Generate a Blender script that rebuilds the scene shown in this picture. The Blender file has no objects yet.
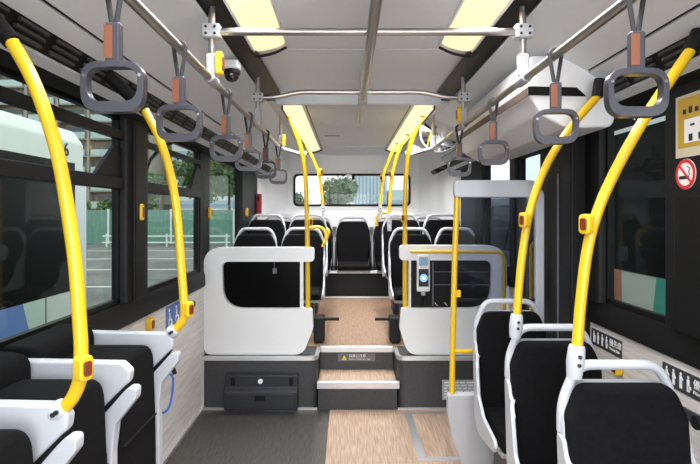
import bpy, bmesh, math, random
from mathutils import Vector, Matrix
from mathutils.geometry import tessellate_polygon

random.seed(7)
SC = bpy.context.scene
COL = SC.collection
PI = math.pi
# camera: eye, focal length in pixels, vanishing point in the 700x464 frame
EX, EZ, F, VX, VY = -0.08, 1.48, 510.0, 347.0, 214.0


def at(x, y, Y):
    return Vector((EX + (x - VX) * Y / F, Y, EZ - (y - VY) * Y / F))


# ------------------------------------------------------------------ materials
def mat(name, col, rough=0.5, metal=0.0, spec=0.5, emit=None, estr=1.0, coat=0.0, sheen=0.0):
    m = bpy.data.materials.new(name)
    m.use_nodes = True
    b = m.node_tree.nodes['Principled BSDF']
    b.inputs['Base Color'].default_value = (*col, 1)
    b.inputs['Roughness'].default_value = rough
    b.inputs['Metallic'].default_value = metal
    b.inputs['Specular IOR Level'].default_value = spec
    b.inputs['Coat Weight'].default_value = coat
    b.inputs['Sheen Weight'].default_value = sheen
    if emit:
        b.inputs['Emission Color'].default_value = (*emit, 1)
        b.inputs['Emission Strength'].default_value = estr
    return m


def noisy(m, c1, c2, scale=(1, 1, 1), nscale=5.0, detail=4.0, lo=0.35, hi=0.65, bump=0.0, rough=None):
    """mix two colours of the surface itself by stretched noise"""
    nt = m.node_tree
    N, L = nt.nodes, nt.links
    b = N['Principled BSDF']
    tc = N.new('ShaderNodeTexCoord')
    mp = N.new('ShaderNodeMapping')
    mp.inputs['Scale'].default_value = scale
    nz = N.new('ShaderNodeTexNoise')
    nz.inputs['Scale'].default_value = nscale
    nz.inputs['Detail'].default_value = detail
    cr = N.new('ShaderNodeValToRGB')
    cr.color_ramp.elements[0].position = lo
    cr.color_ramp.elements[1].position = hi
    cr.color_ramp.elements[0].color = (*c1, 1)
    cr.color_ramp.elements[1].color = (*c2, 1)
    L.new(tc.outputs['Object'], mp.inputs['Vector'])
    L.new(mp.outputs['Vector'], nz.inputs['Vector'])
    L.new(nz.outputs['Fac'], cr.inputs['Fac'])
    L.new(cr.outputs['Color'], b.inputs['Base Color'])
    if bump:
        bp = N.new('ShaderNodeBump')
        bp.inputs['Strength'].default_value = bump
        bp.inputs['Distance'].default_value = 0.003
        L.new(nz.outputs['Fac'], bp.inputs['Height'])
        L.new(bp.outputs['Normal'], b.inputs['Normal'])
    return m


def glass(name, tint, gloss=0.06):
    m = bpy.data.materials.new(name)
    m.use_nodes = True
    nt = m.node_tree
    N, L = nt.nodes, nt.links
    N.clear()
    out = N.new('ShaderNodeOutputMaterial')
    mix = N.new('ShaderNodeMixShader')
    tr = N.new('ShaderNodeBsdfTransparent')
    tr.inputs['Color'].default_value = (*tint, 1)
    gl = N.new('ShaderNodeBsdfGlossy')
    gl.inputs['Roughness'].default_value = 0.02
    fr = N.new('ShaderNodeLayerWeight')
    fr.inputs['Blend'].default_value = .5
    pw = N.new('ShaderNodeMath')
    pw.operation = 'POWER'
    pw.inputs[1].default_value = 4.5
    L.new(fr.outputs['Facing'], pw.inputs[0])
    ad = N.new('ShaderNodeMath')
    ad.operation = 'MULTIPLY_ADD'
    ad.inputs[1].default_value = .20
    ad.inputs[2].default_value = gloss * .25
    L.new(pw.outputs[0], ad.inputs[0])
    L.new(ad.outputs[0], mix.inputs['Fac'])
    L.new(tr.outputs[0], mix.inputs[1])
    L.new(gl.outputs[0], mix.inputs[2])
    L.new(mix.outputs[0], out.inputs[0])
    return m


M = {}
M['tan_floor'] = noisy(mat('tan_floor', (.4, .25, .15), .55), (.27, .175, .12), (.50, .37, .275), (38, 2.2, 38), 3.2, 5, .3, .72, .05)
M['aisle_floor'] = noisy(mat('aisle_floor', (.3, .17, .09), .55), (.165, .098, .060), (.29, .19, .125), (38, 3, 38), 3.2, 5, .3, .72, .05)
M['dark_floor'] = noisy(mat('dark_floor', (.07, .06, .055), .5), (.026, .023, .021), (.085, .076, .069), (45, 3.0, 45), 3.2, 5, .3, .72, .05)
M['wood_panel'] = noisy(mat('wood_panel', (.6, .55, .5), .45), (.54, .505, .475), (.76, .73, .70), (1, 1.3, 26), 2.6, 4, .3, .7)
M['white'] = mat('white_moulding', (.86, .87, .90), .33, coat=.15)
M['grey_white'] = mat('grey_plastic', (.44, .45, .48), .4)
M['seat_white'] = mat('seat_plastic', (.50, .525, .58), .35)
M['seat_grey'] = mat('seat_grey_plastic', (.46, .47, .50), .38)
M['fabric'] = noisy(mat('black_moquette', (.005, .005, .006), .95, spec=.15), (.0035, .0035, .0042), (.0060, .0058, .0070), (1, 1, 1), 60, 3, .3, .7, .15)
M['yellow'] = mat('yellow_pole', (.74, .47, .012), .3, coat=.3)
M['yellow_box'] = mat('yellow_button_case', (.78, .50, .02), .4)
M['red_button'] = mat('button_red', (.16, .03, .012), .3)
M['steel'] = mat('satin_steel', (.47, .455, .44), .30, 1.0)
M['alu'] = mat('aluminium_edge', (.72, .72, .73), .35, .85)
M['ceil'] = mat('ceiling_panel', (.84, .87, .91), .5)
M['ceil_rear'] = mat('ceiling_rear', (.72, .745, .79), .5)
M['cove'] = mat('cove_panel', (.74, .77, .81), .45)
M['black'] = mat('black_plastic', (.006, .006, .0065), .45, spec=.2)
M['black_trim'] = mat('charcoal_trim', (.0085, .0085, .0095), .5, spec=.22)
M['black_gloss'] = mat('black_gloss', (.003, .003, .0035), .25, spec=.06)
M['soft_black'] = mat('rubber', (.008, .008, .009), .7, spec=.2)
M['plinth'] = noisy(mat('charcoal_vinyl', (.05, .05, .055), .5), (.034, .035, .039), (.048, .049, .054), (20, 20, 20), 4, 3)
M['box_grey'] = mat('slate_plastic', (.026, .027, .034), .42, spec=.35)
M['handle'] = mat('handle_grey', (.047, .047, .062), .28, coat=.3)
M['strap'] = mat('strap_web', (.025, .025, .028), .7)
M['tag'] = mat('strap_tag', (.19, .062, .03), .5)
M['lamp'] = mat('lamp_diffuser', (.3, .26, .2), .4, emit=(1.0, .71, .42), estr=.88)
M['glass'] = glass('window_glass', (.86, .90, .87), .05)
M['dark_glass'] = glass('tinted_glass', (.68, .74, .82), .06)
M['clear'] = glass('clear_glass', (.74, .78, .86), .05)
M['blue_sign'] = mat('blue_sign', (.06, .14, .42), .4)
M['blue_strap'] = mat('blue_webbing', (.05, .12, .5), .6)
M['sign_dark'] = mat('sign_dark', (.045, .047, .055), .4)
M['sign_grey'] = mat('sign_grey', (.13, .13, .15), .4)
M['print_white'] = mat('print_white', (.85, .85, .85), .5)
M['print_black'] = mat('print_black', (.015, .015, .015), .5)
M['print_yellow'] = mat('print_yellow', (.52, .33, .03), .45)
M['print_cream'] = mat('print_cream', (.60, .54, .40), .45)
M['print_red'] = mat('print_red', (.65, .03, .03), .45)
M['warn'] = mat('warning_yellow', (.75, .72, .05), .45)
M['notice'] = mat('notice_silver', (.38, .43, .47), .4)
M['red_cloth'] = mat('red_case', (.35, .02, .03), .6)
M['screen_blue'] = mat('reader_blue', (.05, .15, .4), .2, emit=(.25, .5, 1), estr=.9)
M['screen_dim'] = mat('reader_display', (.1, .16, .25), .2, emit=(.3, .4, .55), estr=.35)
M['screen_glow'] = mat('reader_glow', (.6, .8, 1), .2, emit=(.7, .85, 1), estr=1.4)
M['mirror'] = mat('mirror', (.85, .86, .88), .03, 1.0)
M['chrome'] = mat('chrome', (.8, .8, .82), .12, 1.0)
M['dome'] = mat('dome_smoke', (.01, .01, .012), .05, coat=1)
M['stripe_reflect_brown'] = mat('stripe_reflect_brown', (.10, .07, .055), .5)  # dark stripe with its brown reflection put into the colour
M['bus_white'] = mat('bus_white', (.66, .70, .65), .3)
M['bus_blue'] = mat('bus_blue', (.13, .24, .55), .3)
M['bus_mint'] = mat('bus_mint', (.55, .68, .60), .3)
M['bus_red'] = mat('bus_red', (.50, .18, .13), .35)
M['navy'] = mat('navy_paint', (.025, .03, .05), .3)
M['bus_teal'] = mat('bus_teal', (.05, .40, .33), .35)
M['asphalt'] = noisy(mat('asphalt', (.11, .115, .11), .8), (.085, .09, .088), (.15, .155, .15), (1, 1, 1), 1.2, 6)
M['line_white'] = mat('road_paint', (.62, .65, .63), .7)
M['fence'] = mat('fence_teal', (.13, .28, .225), .5)
M['rail_white'] = mat('guard_white', (.7, .72, .7), .5)
M['leaf'] = noisy(mat('leaf_green', (.06, .12, .03), .7), (.035, .085, .02), (.12, .20, .06), (1, 1, 1), 3, 2)
M['leaf_grey'] = noisy(mat('leaf_grey_green', (.15, .2, .14), .7), (.10, .15, .09), (.24, .30, .20), (1, 1, 1), 2, 2)
M['bark'] = mat('bark', (.08, .06, .045), .9)
M['apart'] = mat('apartment_wall', (.30, .265, .22), .8)
M['apart_band'] = mat('balcony_front', (.38, .48, .47), .6)
M['apart_dark'] = mat('apartment_window', (.08, .10, .11), .2)
M['tower'] = mat('tower_wall', (.52, .60, .68), .5)
M['tower_glass'] = mat('tower_window', (.30, .40, .50), .3)
M['wall_pale'] = mat('pale_wall', (.6, .62, .62), .8)

# ------------------------------------------------------------------ mesh helpers
ORG = {}


def B():
    return bmesh.new()


def box(bm, x0, x1, y0, y1, z0, z1):
    v = [bm.verts.new((x, y, z)) for z in (z0, z1) for y in (y0, y1) for x in (x0, x1)]
    for f in ((0, 2, 3, 1), (4, 5, 7, 6), (0, 1, 5, 4), (2, 6, 7, 3), (0, 4, 6, 2), (1, 3, 7, 5)):
        bm.faces.new([v[i] for i in f])
    return bm


def lift(p, plane, a):
    if plane == 'XZ':
        return (p[0], a, p[1])
    if plane == 'YZ':
        return (a, p[0], p[1])
    return (p[0], p[1], a)


def prism(bm, pts, plane, a0, a1):
    A = [bm.verts.new(lift(p, plane, a0)) for p in pts]
    Bv = [bm.verts.new(lift(p, plane, a1)) for p in pts]
    n = len(pts)
    bm.faces.new(A)
    bm.faces.new(Bv)
    for i in range(n):
        j = (i + 1) % n
        bm.faces.new((A[i], A[j], Bv[j], Bv[i]))
    return bm


def plate(bm, outer, holes, plane, a0, a1):
    loops = [outer] + holes
    allp = [p for l in loops for p in l]
    tris = tessellate_polygon([[Vector((p[0], p[1], 0)) for p in l] for l in loops])
    A = [bm.verts.new(lift(p, plane, a0)) for p in allp]
    Bv = [bm.verts.new(lift(p, plane, a1)) for p in allp]
    for t in tris:
        try:
            bm.faces.new([A[i] for i in t])
            bm.faces.new([Bv[i] for i in t])
        except ValueError:
            pass
    k = 0
    for l in loops:
        n = len(l)
        for i in range(n):
            j = (i + 1) % n
            bm.faces.new((A[k + i], A[k + j], Bv[k + j], Bv[k + i]))
        k += n
    return bm


def rpoly(pts, r, n=5):
    out = []
    N = len(pts)
    for i in range(N):
        p = Vector(pts[i]).to_2d() if len(pts[i]) > 2 else Vector(pts[i])
        a = Vector(pts[i - 1])
        c = Vector(pts[(i + 1) % N])
        rr = r[i] if isinstance(r, (list, tuple)) else r
        u, v = (a - p), (c - p)
        lu, lv = u.length, v.length
        u.normalize()
        v.normalize()
        if rr <= 1e-6:
            out.append((p.x, p.y))
            continue
        ang = u.angle(v)
        d = min(rr / math.tan(ang / 2), lu * .49, lv * .49)
        s, e = p + u * d, p + v * d
        for k in range(n + 1):
            t = k / n
            q = s * (1 - t) ** 2 + p * 2 * t * (1 - t) + e * t * t
            out.append((q.x, q.y))
    return out


def rrect(x0, x1, z0, z1, r, n=5):
    return rpoly([(x0, z0), (x1, z0), (x1, z1), (x0, z1)], r, n)


def spline(pts, k=6):
    pts = [Vector(p) for p in pts]
    P = [pts[0] * 2 - pts[1]] + pts + [pts[-1] * 2 - pts[-2]]
    out = []
    for i in range(1, len(P) - 2):
        for s in range(k):
            t = s / k
            p0, p1, p2, p3 = P[i - 1:i + 3]
            out.append(.5 * ((2 * p1) + (p2 - p0) * t + (2 * p0 - 5 * p1 + 4 * p2 - p3) * t * t + (3 * p1 - p0 - 3 * p2 + p3) * t ** 3))
    out.append(pts[-1])
    return out


def fillet3(pts, r, n=5):
    pts = [Vector(p) for p in pts]
    out = [pts[0]]
    for i in range(1, len(pts) - 1):
        p = pts[i]
        u, v = pts[i - 1] - p, pts[i + 1] - p
        d = min(r, u.length * .49, v.length * .49)
        s, e = p + u.normalized() * d, p + v.normalized() * d
        for k in range(n + 1):
            t = k / n
            out.append(s * (1 - t) ** 2 + p * 2 * t * (1 - t) + e * t * t)
    out.append(pts[-1])
    return out


def tube(bm, path, r, n=12, closed=False, ry=None, up=None):
    path = [Vector(p) for p in path]
    N = len(path)
    rings = []
    prev = None
    for i, p in enumerate(path):
        if closed:
            t = path[(i + 1) % N] - path[i - 1]
        else:
            t = path[min(i + 1, N - 1)] - path[max(i - 1, 0)]
        t.normalize()
        if prev is None:
            a = Vector(up) if up else (Vector((0, 0, 1)) if abs(t.z) < .9 else Vector((0, 1, 0)))
            u = (a - t * a.dot(t)).normalized()
        else:
            u = (prev - t * prev.dot(t)).normalized()
        prev = u
        w = t.cross(u)
        rr = r[i] if isinstance(r, (list, tuple)) else r
        r2 = ry if ry else rr
        rings.append([bm.verts.new(p + u * (math.cos(2 * PI * k / n) * rr) + w * (math.sin(2 * PI * k / n) * r2)) for k in range(n)])
    for i in range(N if closed else N - 1):
        a, b = rings[i], rings[(i + 1) % N]
        for k in range(n):
            bm.faces.new((a[k], a[(k + 1) % n], b[(k + 1) % n], b[k]))
    if not closed:
        bm.faces.new(rings[0])
        bm.faces.new(rings[-1])
    return bm


def ball(bm, c, r, seg=16, sc=(1, 1, 1)):
    bmesh.ops.create_uvsphere(bm, u_segments=seg, v_segments=seg // 2 + 2, radius=r,
                              matrix=Matrix.Translation(c) @ Matrix.Diagonal((*sc, 1)))
    return bm


def disc(bm, c, r, axis, h, n=24):
    c, axis = Vector(c), Vector(axis).normalized()
    tube(bm, [c - axis * h / 2, c + axis * h / 2], r, n)
    return bm


def text(bm, s, size, origin, right, up, depth=0.0008, align='LEFT'):
    cu = bpy.data.curves.new('lettering_curve', 'FONT')
    cu.body = s
    cu.size = size
    cu.align_x = align
    cu.extrude = depth
    o = bpy.data.objects.new('lettering_temp', cu)
    COL.objects.link(o)
    dg = bpy.context.evaluated_depsgraph_get()
    dg.update()
    me = bpy.data.meshes.new_from_object(o.evaluated_get(dg))
    r, u = Vector(right).normalized(), Vector(up).normalized()
    n = r.cross(u)
    mx = Matrix((r, u, n)).transposed().to_4x4()
    mx.translation = Vector(origin)
    me.transform(mx)
    bm.from_mesh(me)
    bpy.data.meshes.remove(me)
    bpy.data.objects.remove(o)
    bpy.data.curves.remove(cu)
    return bm


def mk(name, bm, m, parent=None, bevel=0.0, seg=2, smooth=True, label=None, sub=0):
    off = ORG.get(parent.name, Vector()) if parent else Vector()
    if off.length:
        bmesh.ops.translate(bm, verts=bm.verts, vec=-off)
    bmesh.ops.recalc_face_normals(bm, faces=bm.faces)
    me = bpy.data.meshes.new(name)
    bm.to_mesh(me)
    bm.free()
    mm = M[m] if isinstance(m, str) else m
    me.materials.append(mm)
    o = bpy.data.objects.new(name, me)
    COL.objects.link(o)
    if parent:
        o.parent = parent
    ORG[o.name] = off
    if smooth:
        for p in me.polygons:
            p.use_smooth = True
        me.set_sharp_from_angle(angle=math.radians(38))
    if bevel:
        b = o.modifiers.new('edge', 'BEVEL')
        b.width = bevel
        b.segments = seg
        b.limit_method = 'ANGLE'
        b.angle_limit = math.radians(40)
        b.harden_normals = True
    if sub:
        s = o.modifiers.new('soft', 'SUBSURF')
        s.levels = s.render_levels = sub
    if label:
        o['label'] = label
    return o


def tag(o, label, cat, group=None, kind=None):
    o['label'] = label
    o['category'] = cat
    if group:
        o['group'] = group
    if kind:
        o['kind'] = kind
    return o


def thing(name, label, cat, loc=(0, 0, 0), group=None, kind=None):
    o = bpy.data.objects.new(name, None)
    COL.objects.link(o)
    o.location = loc
    o.empty_display_size = .05
    ORG[o.name] = Vector(loc)
    return tag(o, label, cat, group, kind)


def struct(name, bm, m, label, cat, **k):
    return tag(mk(name, bm, m, **k), label, cat, None, 'structure')


def dup(root, loc, label, rotz=0.0, group=None):
    r = root.copy()
    COL.objects.link(r)
    r.location = loc
    r.rotation_euler = (0, 0, rotz)
    r['label'] = label
    if group:
        r['group'] = group
    for ch in root.children:
        c = ch.copy()
        COL.objects.link(c)
        c.parent = r
        for g in ch.children:
            d = g.copy()
            COL.objects.link(d)
            d.parent = c
    return r


# ================================================================== THE BUS SHELL
Y0 = -0.9          # how far behind the eye the body runs
XW = 1.175          # half width of the saloon
YP = 3.86          # front face of the raised rear platform
YB = 6.70          # rear wall

# floor --------------------------------------------------------------
fl = struct('floor', box(B(), -.21, XW, Y0, YP + .4, -.05, 0), 'tan_floor',
            'tan wood look vinyl floor at the front of the bus', 'floor', smooth=False)
struct('floor_vinyl', box(B(), -XW, -.212, Y0, YP + .02, -.05, 0), 'dark_floor',
       'dark grey streaked vinyl floor along the side facing seats', 'floor', smooth=False)
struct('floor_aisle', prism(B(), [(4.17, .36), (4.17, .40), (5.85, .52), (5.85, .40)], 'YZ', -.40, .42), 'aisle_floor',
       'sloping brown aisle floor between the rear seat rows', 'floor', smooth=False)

# platforms ----------------------------------------------------------
def platform(name, side, label):
    xi, xo = (.305, XW) if side > 0 else (-.305, -XW)
    pts = [(xo, YP), (xi, YP), (xi, 5.9), (xo, 5.9)]
    bm = B()
    prism(bm, rpoly(pts, [0, .07, 0, 0], 6), 'XY', 0, .395)
    o = struct(name, bm, 'plinth', label, 'platform')
    bm = B()
    pts2 = [(xo, YP - .008), (xi - side * .008, YP - .008), (xi - side * .008, 4.15), (xi + side * .02, 4.15), (xi + side * .02, YP + .02), (xo, YP + .02)]
    prism(bm, rpoly(pts2, [0, .07, 0, 0, .05, 0], 6), 'XY', .372, .402)
    mk('edge_strip', bm, 'alu', o)
    bm = B()
    box(bm, min(xo, xi), max(xo, xi), YP - .012, YP + .001, .0, .018)
    mk('base_strip', bm, 'alu', o)
    return o


platform('platform_left', -1, 'charcoal raised platform under the left guard panel')
plr = platform('platform_right', 1, 'charcoal raised platform under the guard panel with card reader')

# steps --------------------------------------------------------------
bm = B()
box(bm, -.298, .298, YP, 4.17, .0, .155)
st = struct('step_lower', bm, 'plinth', 'lower step up to the rear aisle with white nosing', 'step')
mk('tread', box(B(), -.298, .298, YP + .03, 4.17, .155, .21), 'tan_floor', st, smooth=False)
mk('nosing', box(B(), -.31, .318, YP - .012, YP + .03, .157, .214), 'alu', st, bevel=.006)
st = struct('step_upper', box(B(), -.298, .298, 4.165, 4.30, .212, .355), 'plinth',
            'upper step riser carrying a caution sticker', 'step')
mk('nosing', box(B(), -.30, .30, 4.15, 4.19, .352, .403), 'alu', st, bevel=.006)
bm = B()
box(bm, -.66, .66, 5.855, 5.90, .52, .80)
rr = struct('step_rear', bm, 'black_trim', 'black riser below the rear bench row', 'step')
mk('nosing', box(B(), -.66, .66, 5.835, 5.90, .80, .83), 'alu', rr, bevel=.004)
mk('base_strip', box(B(), -.40, .42, 5.84, 5.86, .505, .535), 'alu', rr)
mk('panel_seam', box(B(), -.005, .005, 5.852, 5.857, .54, .80), 'black', rr)
struct('platform_rear', box(B(), -XW, XW, 5.905, YB, .30, .80), 'plinth', 'engine bench platform under the rear seats', 'platform')

# side walls below the windows -------------------------------------------
struct('wall_left', box(B(), -XW - .06, -XW, Y0, YB, -.05, .935), 'wood_panel',
       'pale wood grain panel under the left windows', 'wall', smooth=False)
wr = B()
box(wr, XW, XW + .06, Y0, 2.66, -.05, .935)
box(wr, XW, XW + .06, 3.80, YB, -.05, .935)
struct('wall_right', wr, 'wood_panel', 'pale wood grain panel under the right windows', 'wall', smooth=False)
struct('baseboard_left', box(B(), -XW - .001, -XW + .022, Y0, YP - .01, 0, .03), 'alu',
       'thin metal strip along the foot of the left wall', 'baseboard', bevel=.004)
struct('baseboard_right', box(B(), XW - .022, XW + .001, Y0, 2.6, 0, .03), 'alu',
       'thin metal strip along the foot of the right wall', 'baseboard', bevel=.004)
bm = B()
box(bm, -XW + .0, -XW + .02, YP - .03, YP - .005, .03, .40)
struct('trim_1', bm, 'alu', 'upright metal corner strip beside the left guard panel', 'trim')


# sill bands, pillars and headers ------------------------------------------
def sill(side):
    bm = B()
    s = side
    prism(bm, [(s * (XW + .05), .93), (s * (XW - .012), .93), (s * (XW - .012), 1.0), (s * (XW + .0), 1.045), (s * (XW + .05), 1.045)], 'XZ', Y0, 6.2)
    return bm


struct('trim_2', sill(-1), 'black_trim', 'black sill band along the left windows', 'trim')
bm = B()
s = 1
for ya, yb in ((Y0, 2.62), (3.80, 6.2)):
    prism(bm, [((XW + .05), .93), ((XW - .012), .93), ((XW - .012), 1.0), (XW, 1.045), ((XW + .05), 1.045)], 'XZ', ya, yb)
struct('trim_3', bm, 'black_trim', 'black sill band along the right windows', 'trim')


def pillar(name, side, y0, y1, label, z0=1.045, z1=1.965, d=.03):
    bm = B()
    s = side
    prism(bm, rpoly([(s * (XW + .05), y0), (s * (XW - d), y0), (s * (XW - d), y1), (s * (XW + .05), y1)], [0, .02, .02, 0], 4), 'XY', z0, z1)
    return struct(name, bm, 'black_trim', label, 'pillar')


p1 = pillar('pillar', -1, 2.48, 2.74, 'wide black window pillar on the left carrying a yellow stop button')
mk('cover', box(B(), -XW + .025, -XW + .045, 2.53, 2.65, 1.05, 1.93), 'black', p1, bevel=.008)
pillar('pillar', -1, 3.80, 4.08, 'second black window pillar on the left, beside the guard panel', d=.0)
pillar('pillar', -1, 5.2, 6.15, 'broad black pillar at the left rear corner')
p2 = pillar('pillar', 1, 1.0, 1.975, 'wide black pillar on the right carrying poster and no smoking sticker')
mk('cover', box(B(), XW - .052, XW - .03, 1.40, 1.88, 1.05, 1.545), 'black', p2, bevel=.008)
pillar('pillar', 1, 2.49, 2.625, 'black pillar on the right between window and door pocket')
pillar('pillar', 1, 3.72, 3.86, 'black door post behind the middle door')
pillar('pillar', 1, 4.62, 5.5, 'broad black pillar at the right rear')

# header strips (profile taken across the bus, X outwards)
PROFILE = dict(light=((.38, 2.33), (.54, 2.29)), slot=((.54, 2.29), (.63, 2.25)),
               cove=((.63, 2.255), (.94, 2.09)), cove2=((.945, 2.08), (1.0, 2.045)),
               louver=((1.0, 2.04), (1.045, 1.975)), strip=((1.045, 1.978), (1.10, 1.968)), head=((1.10, 1.968), (1.16, 1.945)))


def strip(bm, key, side, ya, yb, th=.03, dz=0.0):
    (xa, za), (xb, zb) = PROFILE[key]
    d = Vector((xb - xa, zb - za)).normalized()
    n = Vector((-d.y, d.x)) * th
    pts = [(side * xa, za + dz), (side * xb, zb + dz), (side * (xb + n.x), zb + n.y + dz), (side * (xa + n.x), za + n.y + dz)]
    prism(bm, pts, 'XZ', ya, yb)
    return bm


for side, nm in ((-1, 'left'), (1, 'right')):
    yend = 6.25 if side < 0 else 5.6
    bm = B()
    strip(bm, 'cove', side, Y0, yend)
    strip(bm, 'cove2', side, Y0, yend)
    c = struct('ceiling_cove_' + nm, bm, 'cove', 'sloping pale grey cove panel above the %s handrail' % nm, 'ceiling')
    bm = B()
    strip(bm, 'strip', side, Y0, yend)
    mk('lower_strip', bm, 'cove', c)
    bm = B()
    prism(bm, [(side * .935, 2.098), (side * .95, 2.09), (side * .96, 2.13), (side * .94, 2.13)], 'XZ', Y0, yend)
    mk('seam', bm, 'black', c)
    bm = B()
    box(bm, min(side * .60, side * .98), max(side * .60, side * .98), Y0, yend, 2.31, 2.34)
    strip(bm, 'slot', side, Y0, 3.55, .02, .02)
    struct('trim_4' if side < 0 else 'trim_5', bm, 'black', 'black air slot beside the %s ceiling lights' % nm, 'trim')
    bm = B()
    strip(bm, 'louver', side, Y0, yend, .03, .012)
    lv = struct('trim_6' if side < 0 else 'trim_7', bm, 'black', 'black louvred air duct over the %s windows' % nm, 'trim')
    bm = B()
    y = 0.3
    while y < (yend - .2 if side < 0 else 2.1):
        (xa, za), (xb, zb) = PROFILE['louver']
        for k in range(3):
            t0 = .12 + k * .28
            xx, zz = xa + (xb - xa) * t0, za + (zb - za) * t0
            box(bm, min(side * (xx - .006), side * (xx + .004)), max(side * (xx - .006), side * (xx + .004)), y, y + .14, zz - .004, zz + .006)
        y += .19
    mk('vent_slat', bm, 'plinth', lv)
    bm = B()
    strip(bm, 'head', side, Y0, yend)
    struct('trim_8' if side < 0 else 'trim_9', bm, 'black_trim', 'black header over the %s windows' % nm, 'trim')

# ceiling centre -------------------------------------------------------
bm = B()
box(bm, -.385, .385, Y0, 2.62, 2.33, 2.36)
prism(bm, [(-.56, 2.33), (-.56, 2.36), (.56, 2.36), (.56, 2.33)], 'XZ', 2.635, 3.56)
ce = struct('ceiling', bm, 'ceil', 'pale ceiling panel between the front lights', 'ceiling', smooth=False)
mk('drop_edge', box(B(), -.58, .58, 3.56, 3.60, 2.245, 2.36), 'ceil', ce, bevel=.01)
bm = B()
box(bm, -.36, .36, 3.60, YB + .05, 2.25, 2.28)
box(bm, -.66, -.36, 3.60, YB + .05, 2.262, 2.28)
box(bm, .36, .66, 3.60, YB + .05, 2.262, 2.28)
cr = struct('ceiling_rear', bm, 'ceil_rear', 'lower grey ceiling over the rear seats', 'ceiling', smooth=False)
for i in range(3):
    mk('grille', box(B(), -.30 + i * .21, -.15 + i * .21, 5.0, 5.03, 2.246, 2.252), 'sign_grey' if i == 0 else 'ceil', cr) if i == 0 else None
mk('seam', box(B(), -.36, .36, 5.8, 5.806, 2.247, 2.252), 'cove', cr)

# ceiling lights -----------------------------------------------------------
def ceiling_light(side, ya, yb, dz, label):
    t = thing('ceiling_light', label, 'light', (side * .46, ya, 2.31 + dz), 'ceiling lights')
    bm = B()
    xa, za, xb, zb = .385, 2.328 + dz, .535, 2.288 + dz
    outline = rpoly([(xa, ya), (xb, ya), (xb, yb), (xa, yb)], [.02, .02, .06, .06], 5)
    A = []
    Bv = []
    for (x, y) in outline:
        z = za + (x - xa) / (xb - xa) * (zb - za)
        A.append(bm.verts.new((side * x, y, z)))
        Bv.append(bm.verts.new((side * x, y, z + .03)))
    bm.faces.new(A)
    bm.faces.new(Bv)
    n = len(A)
    for i in range(n):
        j = (i + 1) % n
        bm.faces.new((A[i], A[j], Bv[j], Bv[i]))
    mk('diffuser', bm, 'lamp', t)
    bm = B()
    for (xx, zz) in ((xa - .006, za), (xb + .006, zb)):
        box(bm, min(side * (xx - .005), side * (xx + .005)), max(side * (xx - .005), side * (xx + .005)), ya, yb - .03, zz - .006, zz + .02)
    mk('frame', bm, 'black_trim' if dz < -.01 else 'ceil', t)
    bm = B()
    path = [(side * (xb + .012), yb - .06, zb - .012), (side * (xb + .008), yb + .01, zb - .014), (side * ((xa + xb) / 2), yb + .035, (za + zb) / 2 - .012), (side * (xa + .0), yb + .01, za - .008)]
    tube(bm, spline(path, 5), .007, 8)
    mk('end_rim', bm, 'black_trim', t)
    return t


ceiling_light(-1, Y0, 2.56, 0, 'long warm ceiling light over the left handrail at the front')
ceiling_light(1, Y0, 2.56, 0, 'long warm ceiling light over the right handrail at the front')
ceiling_light(-1, 3.62, 6.2, -.06, 'rear warm ceiling light on the left, behind the ceiling drop')
ceiling_light(1, 3.62, 6.2, -.06, 'rear warm ceiling light on the right, behind the ceiling drop')

bm = B()
box(bm, -1.28, 1.28, Y0, YB + .1, 2.40, 2.44)  # unseen roof shell, added to block light leaking through ceiling gaps
for sx in (-1, 1):
    box(bm, *sorted((sx * 1.215, sx * 1.28)), Y0, YB + .1, 1.975, 2.40)
struct('roof', bm, 'bus_white', 'outer roof shell of the bus', 'roof', smooth=False)

# rear wall --------------------------------------------------------------
hole = rrect(-.765, .735, 1.60, 1.99, .06, 5)
bm = B()
plate(bm, [(-1.2, .78), (1.2, .78), (1.2, 2.3), (-1.2, 2.3)], [hole], 'XZ', YB, YB + .06)
rw = struct('wall_rear', bm, 'white', 'white rear wall with a wide low window', 'wall', smooth=False)
bm = B()
prism(bm, [(YB - .14, 1.50), (YB + .005, 1.56), (YB + .005, 1.30), (YB - .14, 1.30)], 'YZ', -1.05, 1.05)
mk('ledge', bm, 'white', rw, bevel=.02, seg=3)
for sx, y0 in ((-1, 6.05), (1, 5.5)):
    bm = B()
    pts = [(sx * 1.22, y0), (sx * 1.13, y0), (sx * 1.10, 6.35), (sx * .98, 6.60), (sx * .85, YB), (sx * 1.22, YB)]
    prism(bm, pts, 'XY', .80, 2.28)
    mk('corner_panel', bm, 'white', rw, smooth=True, bevel=.02)
w = thing('window_1', 'wide rear window with rounded corners looking out at trees', 'window', (0, YB, 1.8), kind='structure')
bm = B()
outer = rrect(-.785, .755, 1.58, 2.01, .07, 5)
inner = rrect(-.757, .727, 1.608, 1.982, .055, 5)
plate(bm, outer, [inner], 'XZ', YB - .012, YB + .02)
mk('rubber_frame', bm, 'black', w)
mk('pane', prism(B(), inner, 'XZ', YB + .02, YB + .026), 'glass', w)
bm = B()
box(bm, -.02, .02, YB - .04, YB - .005, 1.93, 1.985)
mk('latch', bm, 'black', w, bevel=.006)
mk('latch', ball(B(), (-.06, YB - .02, 1.985), .03, 12, (1.4, .6, .6)), 'white', w)


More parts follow.
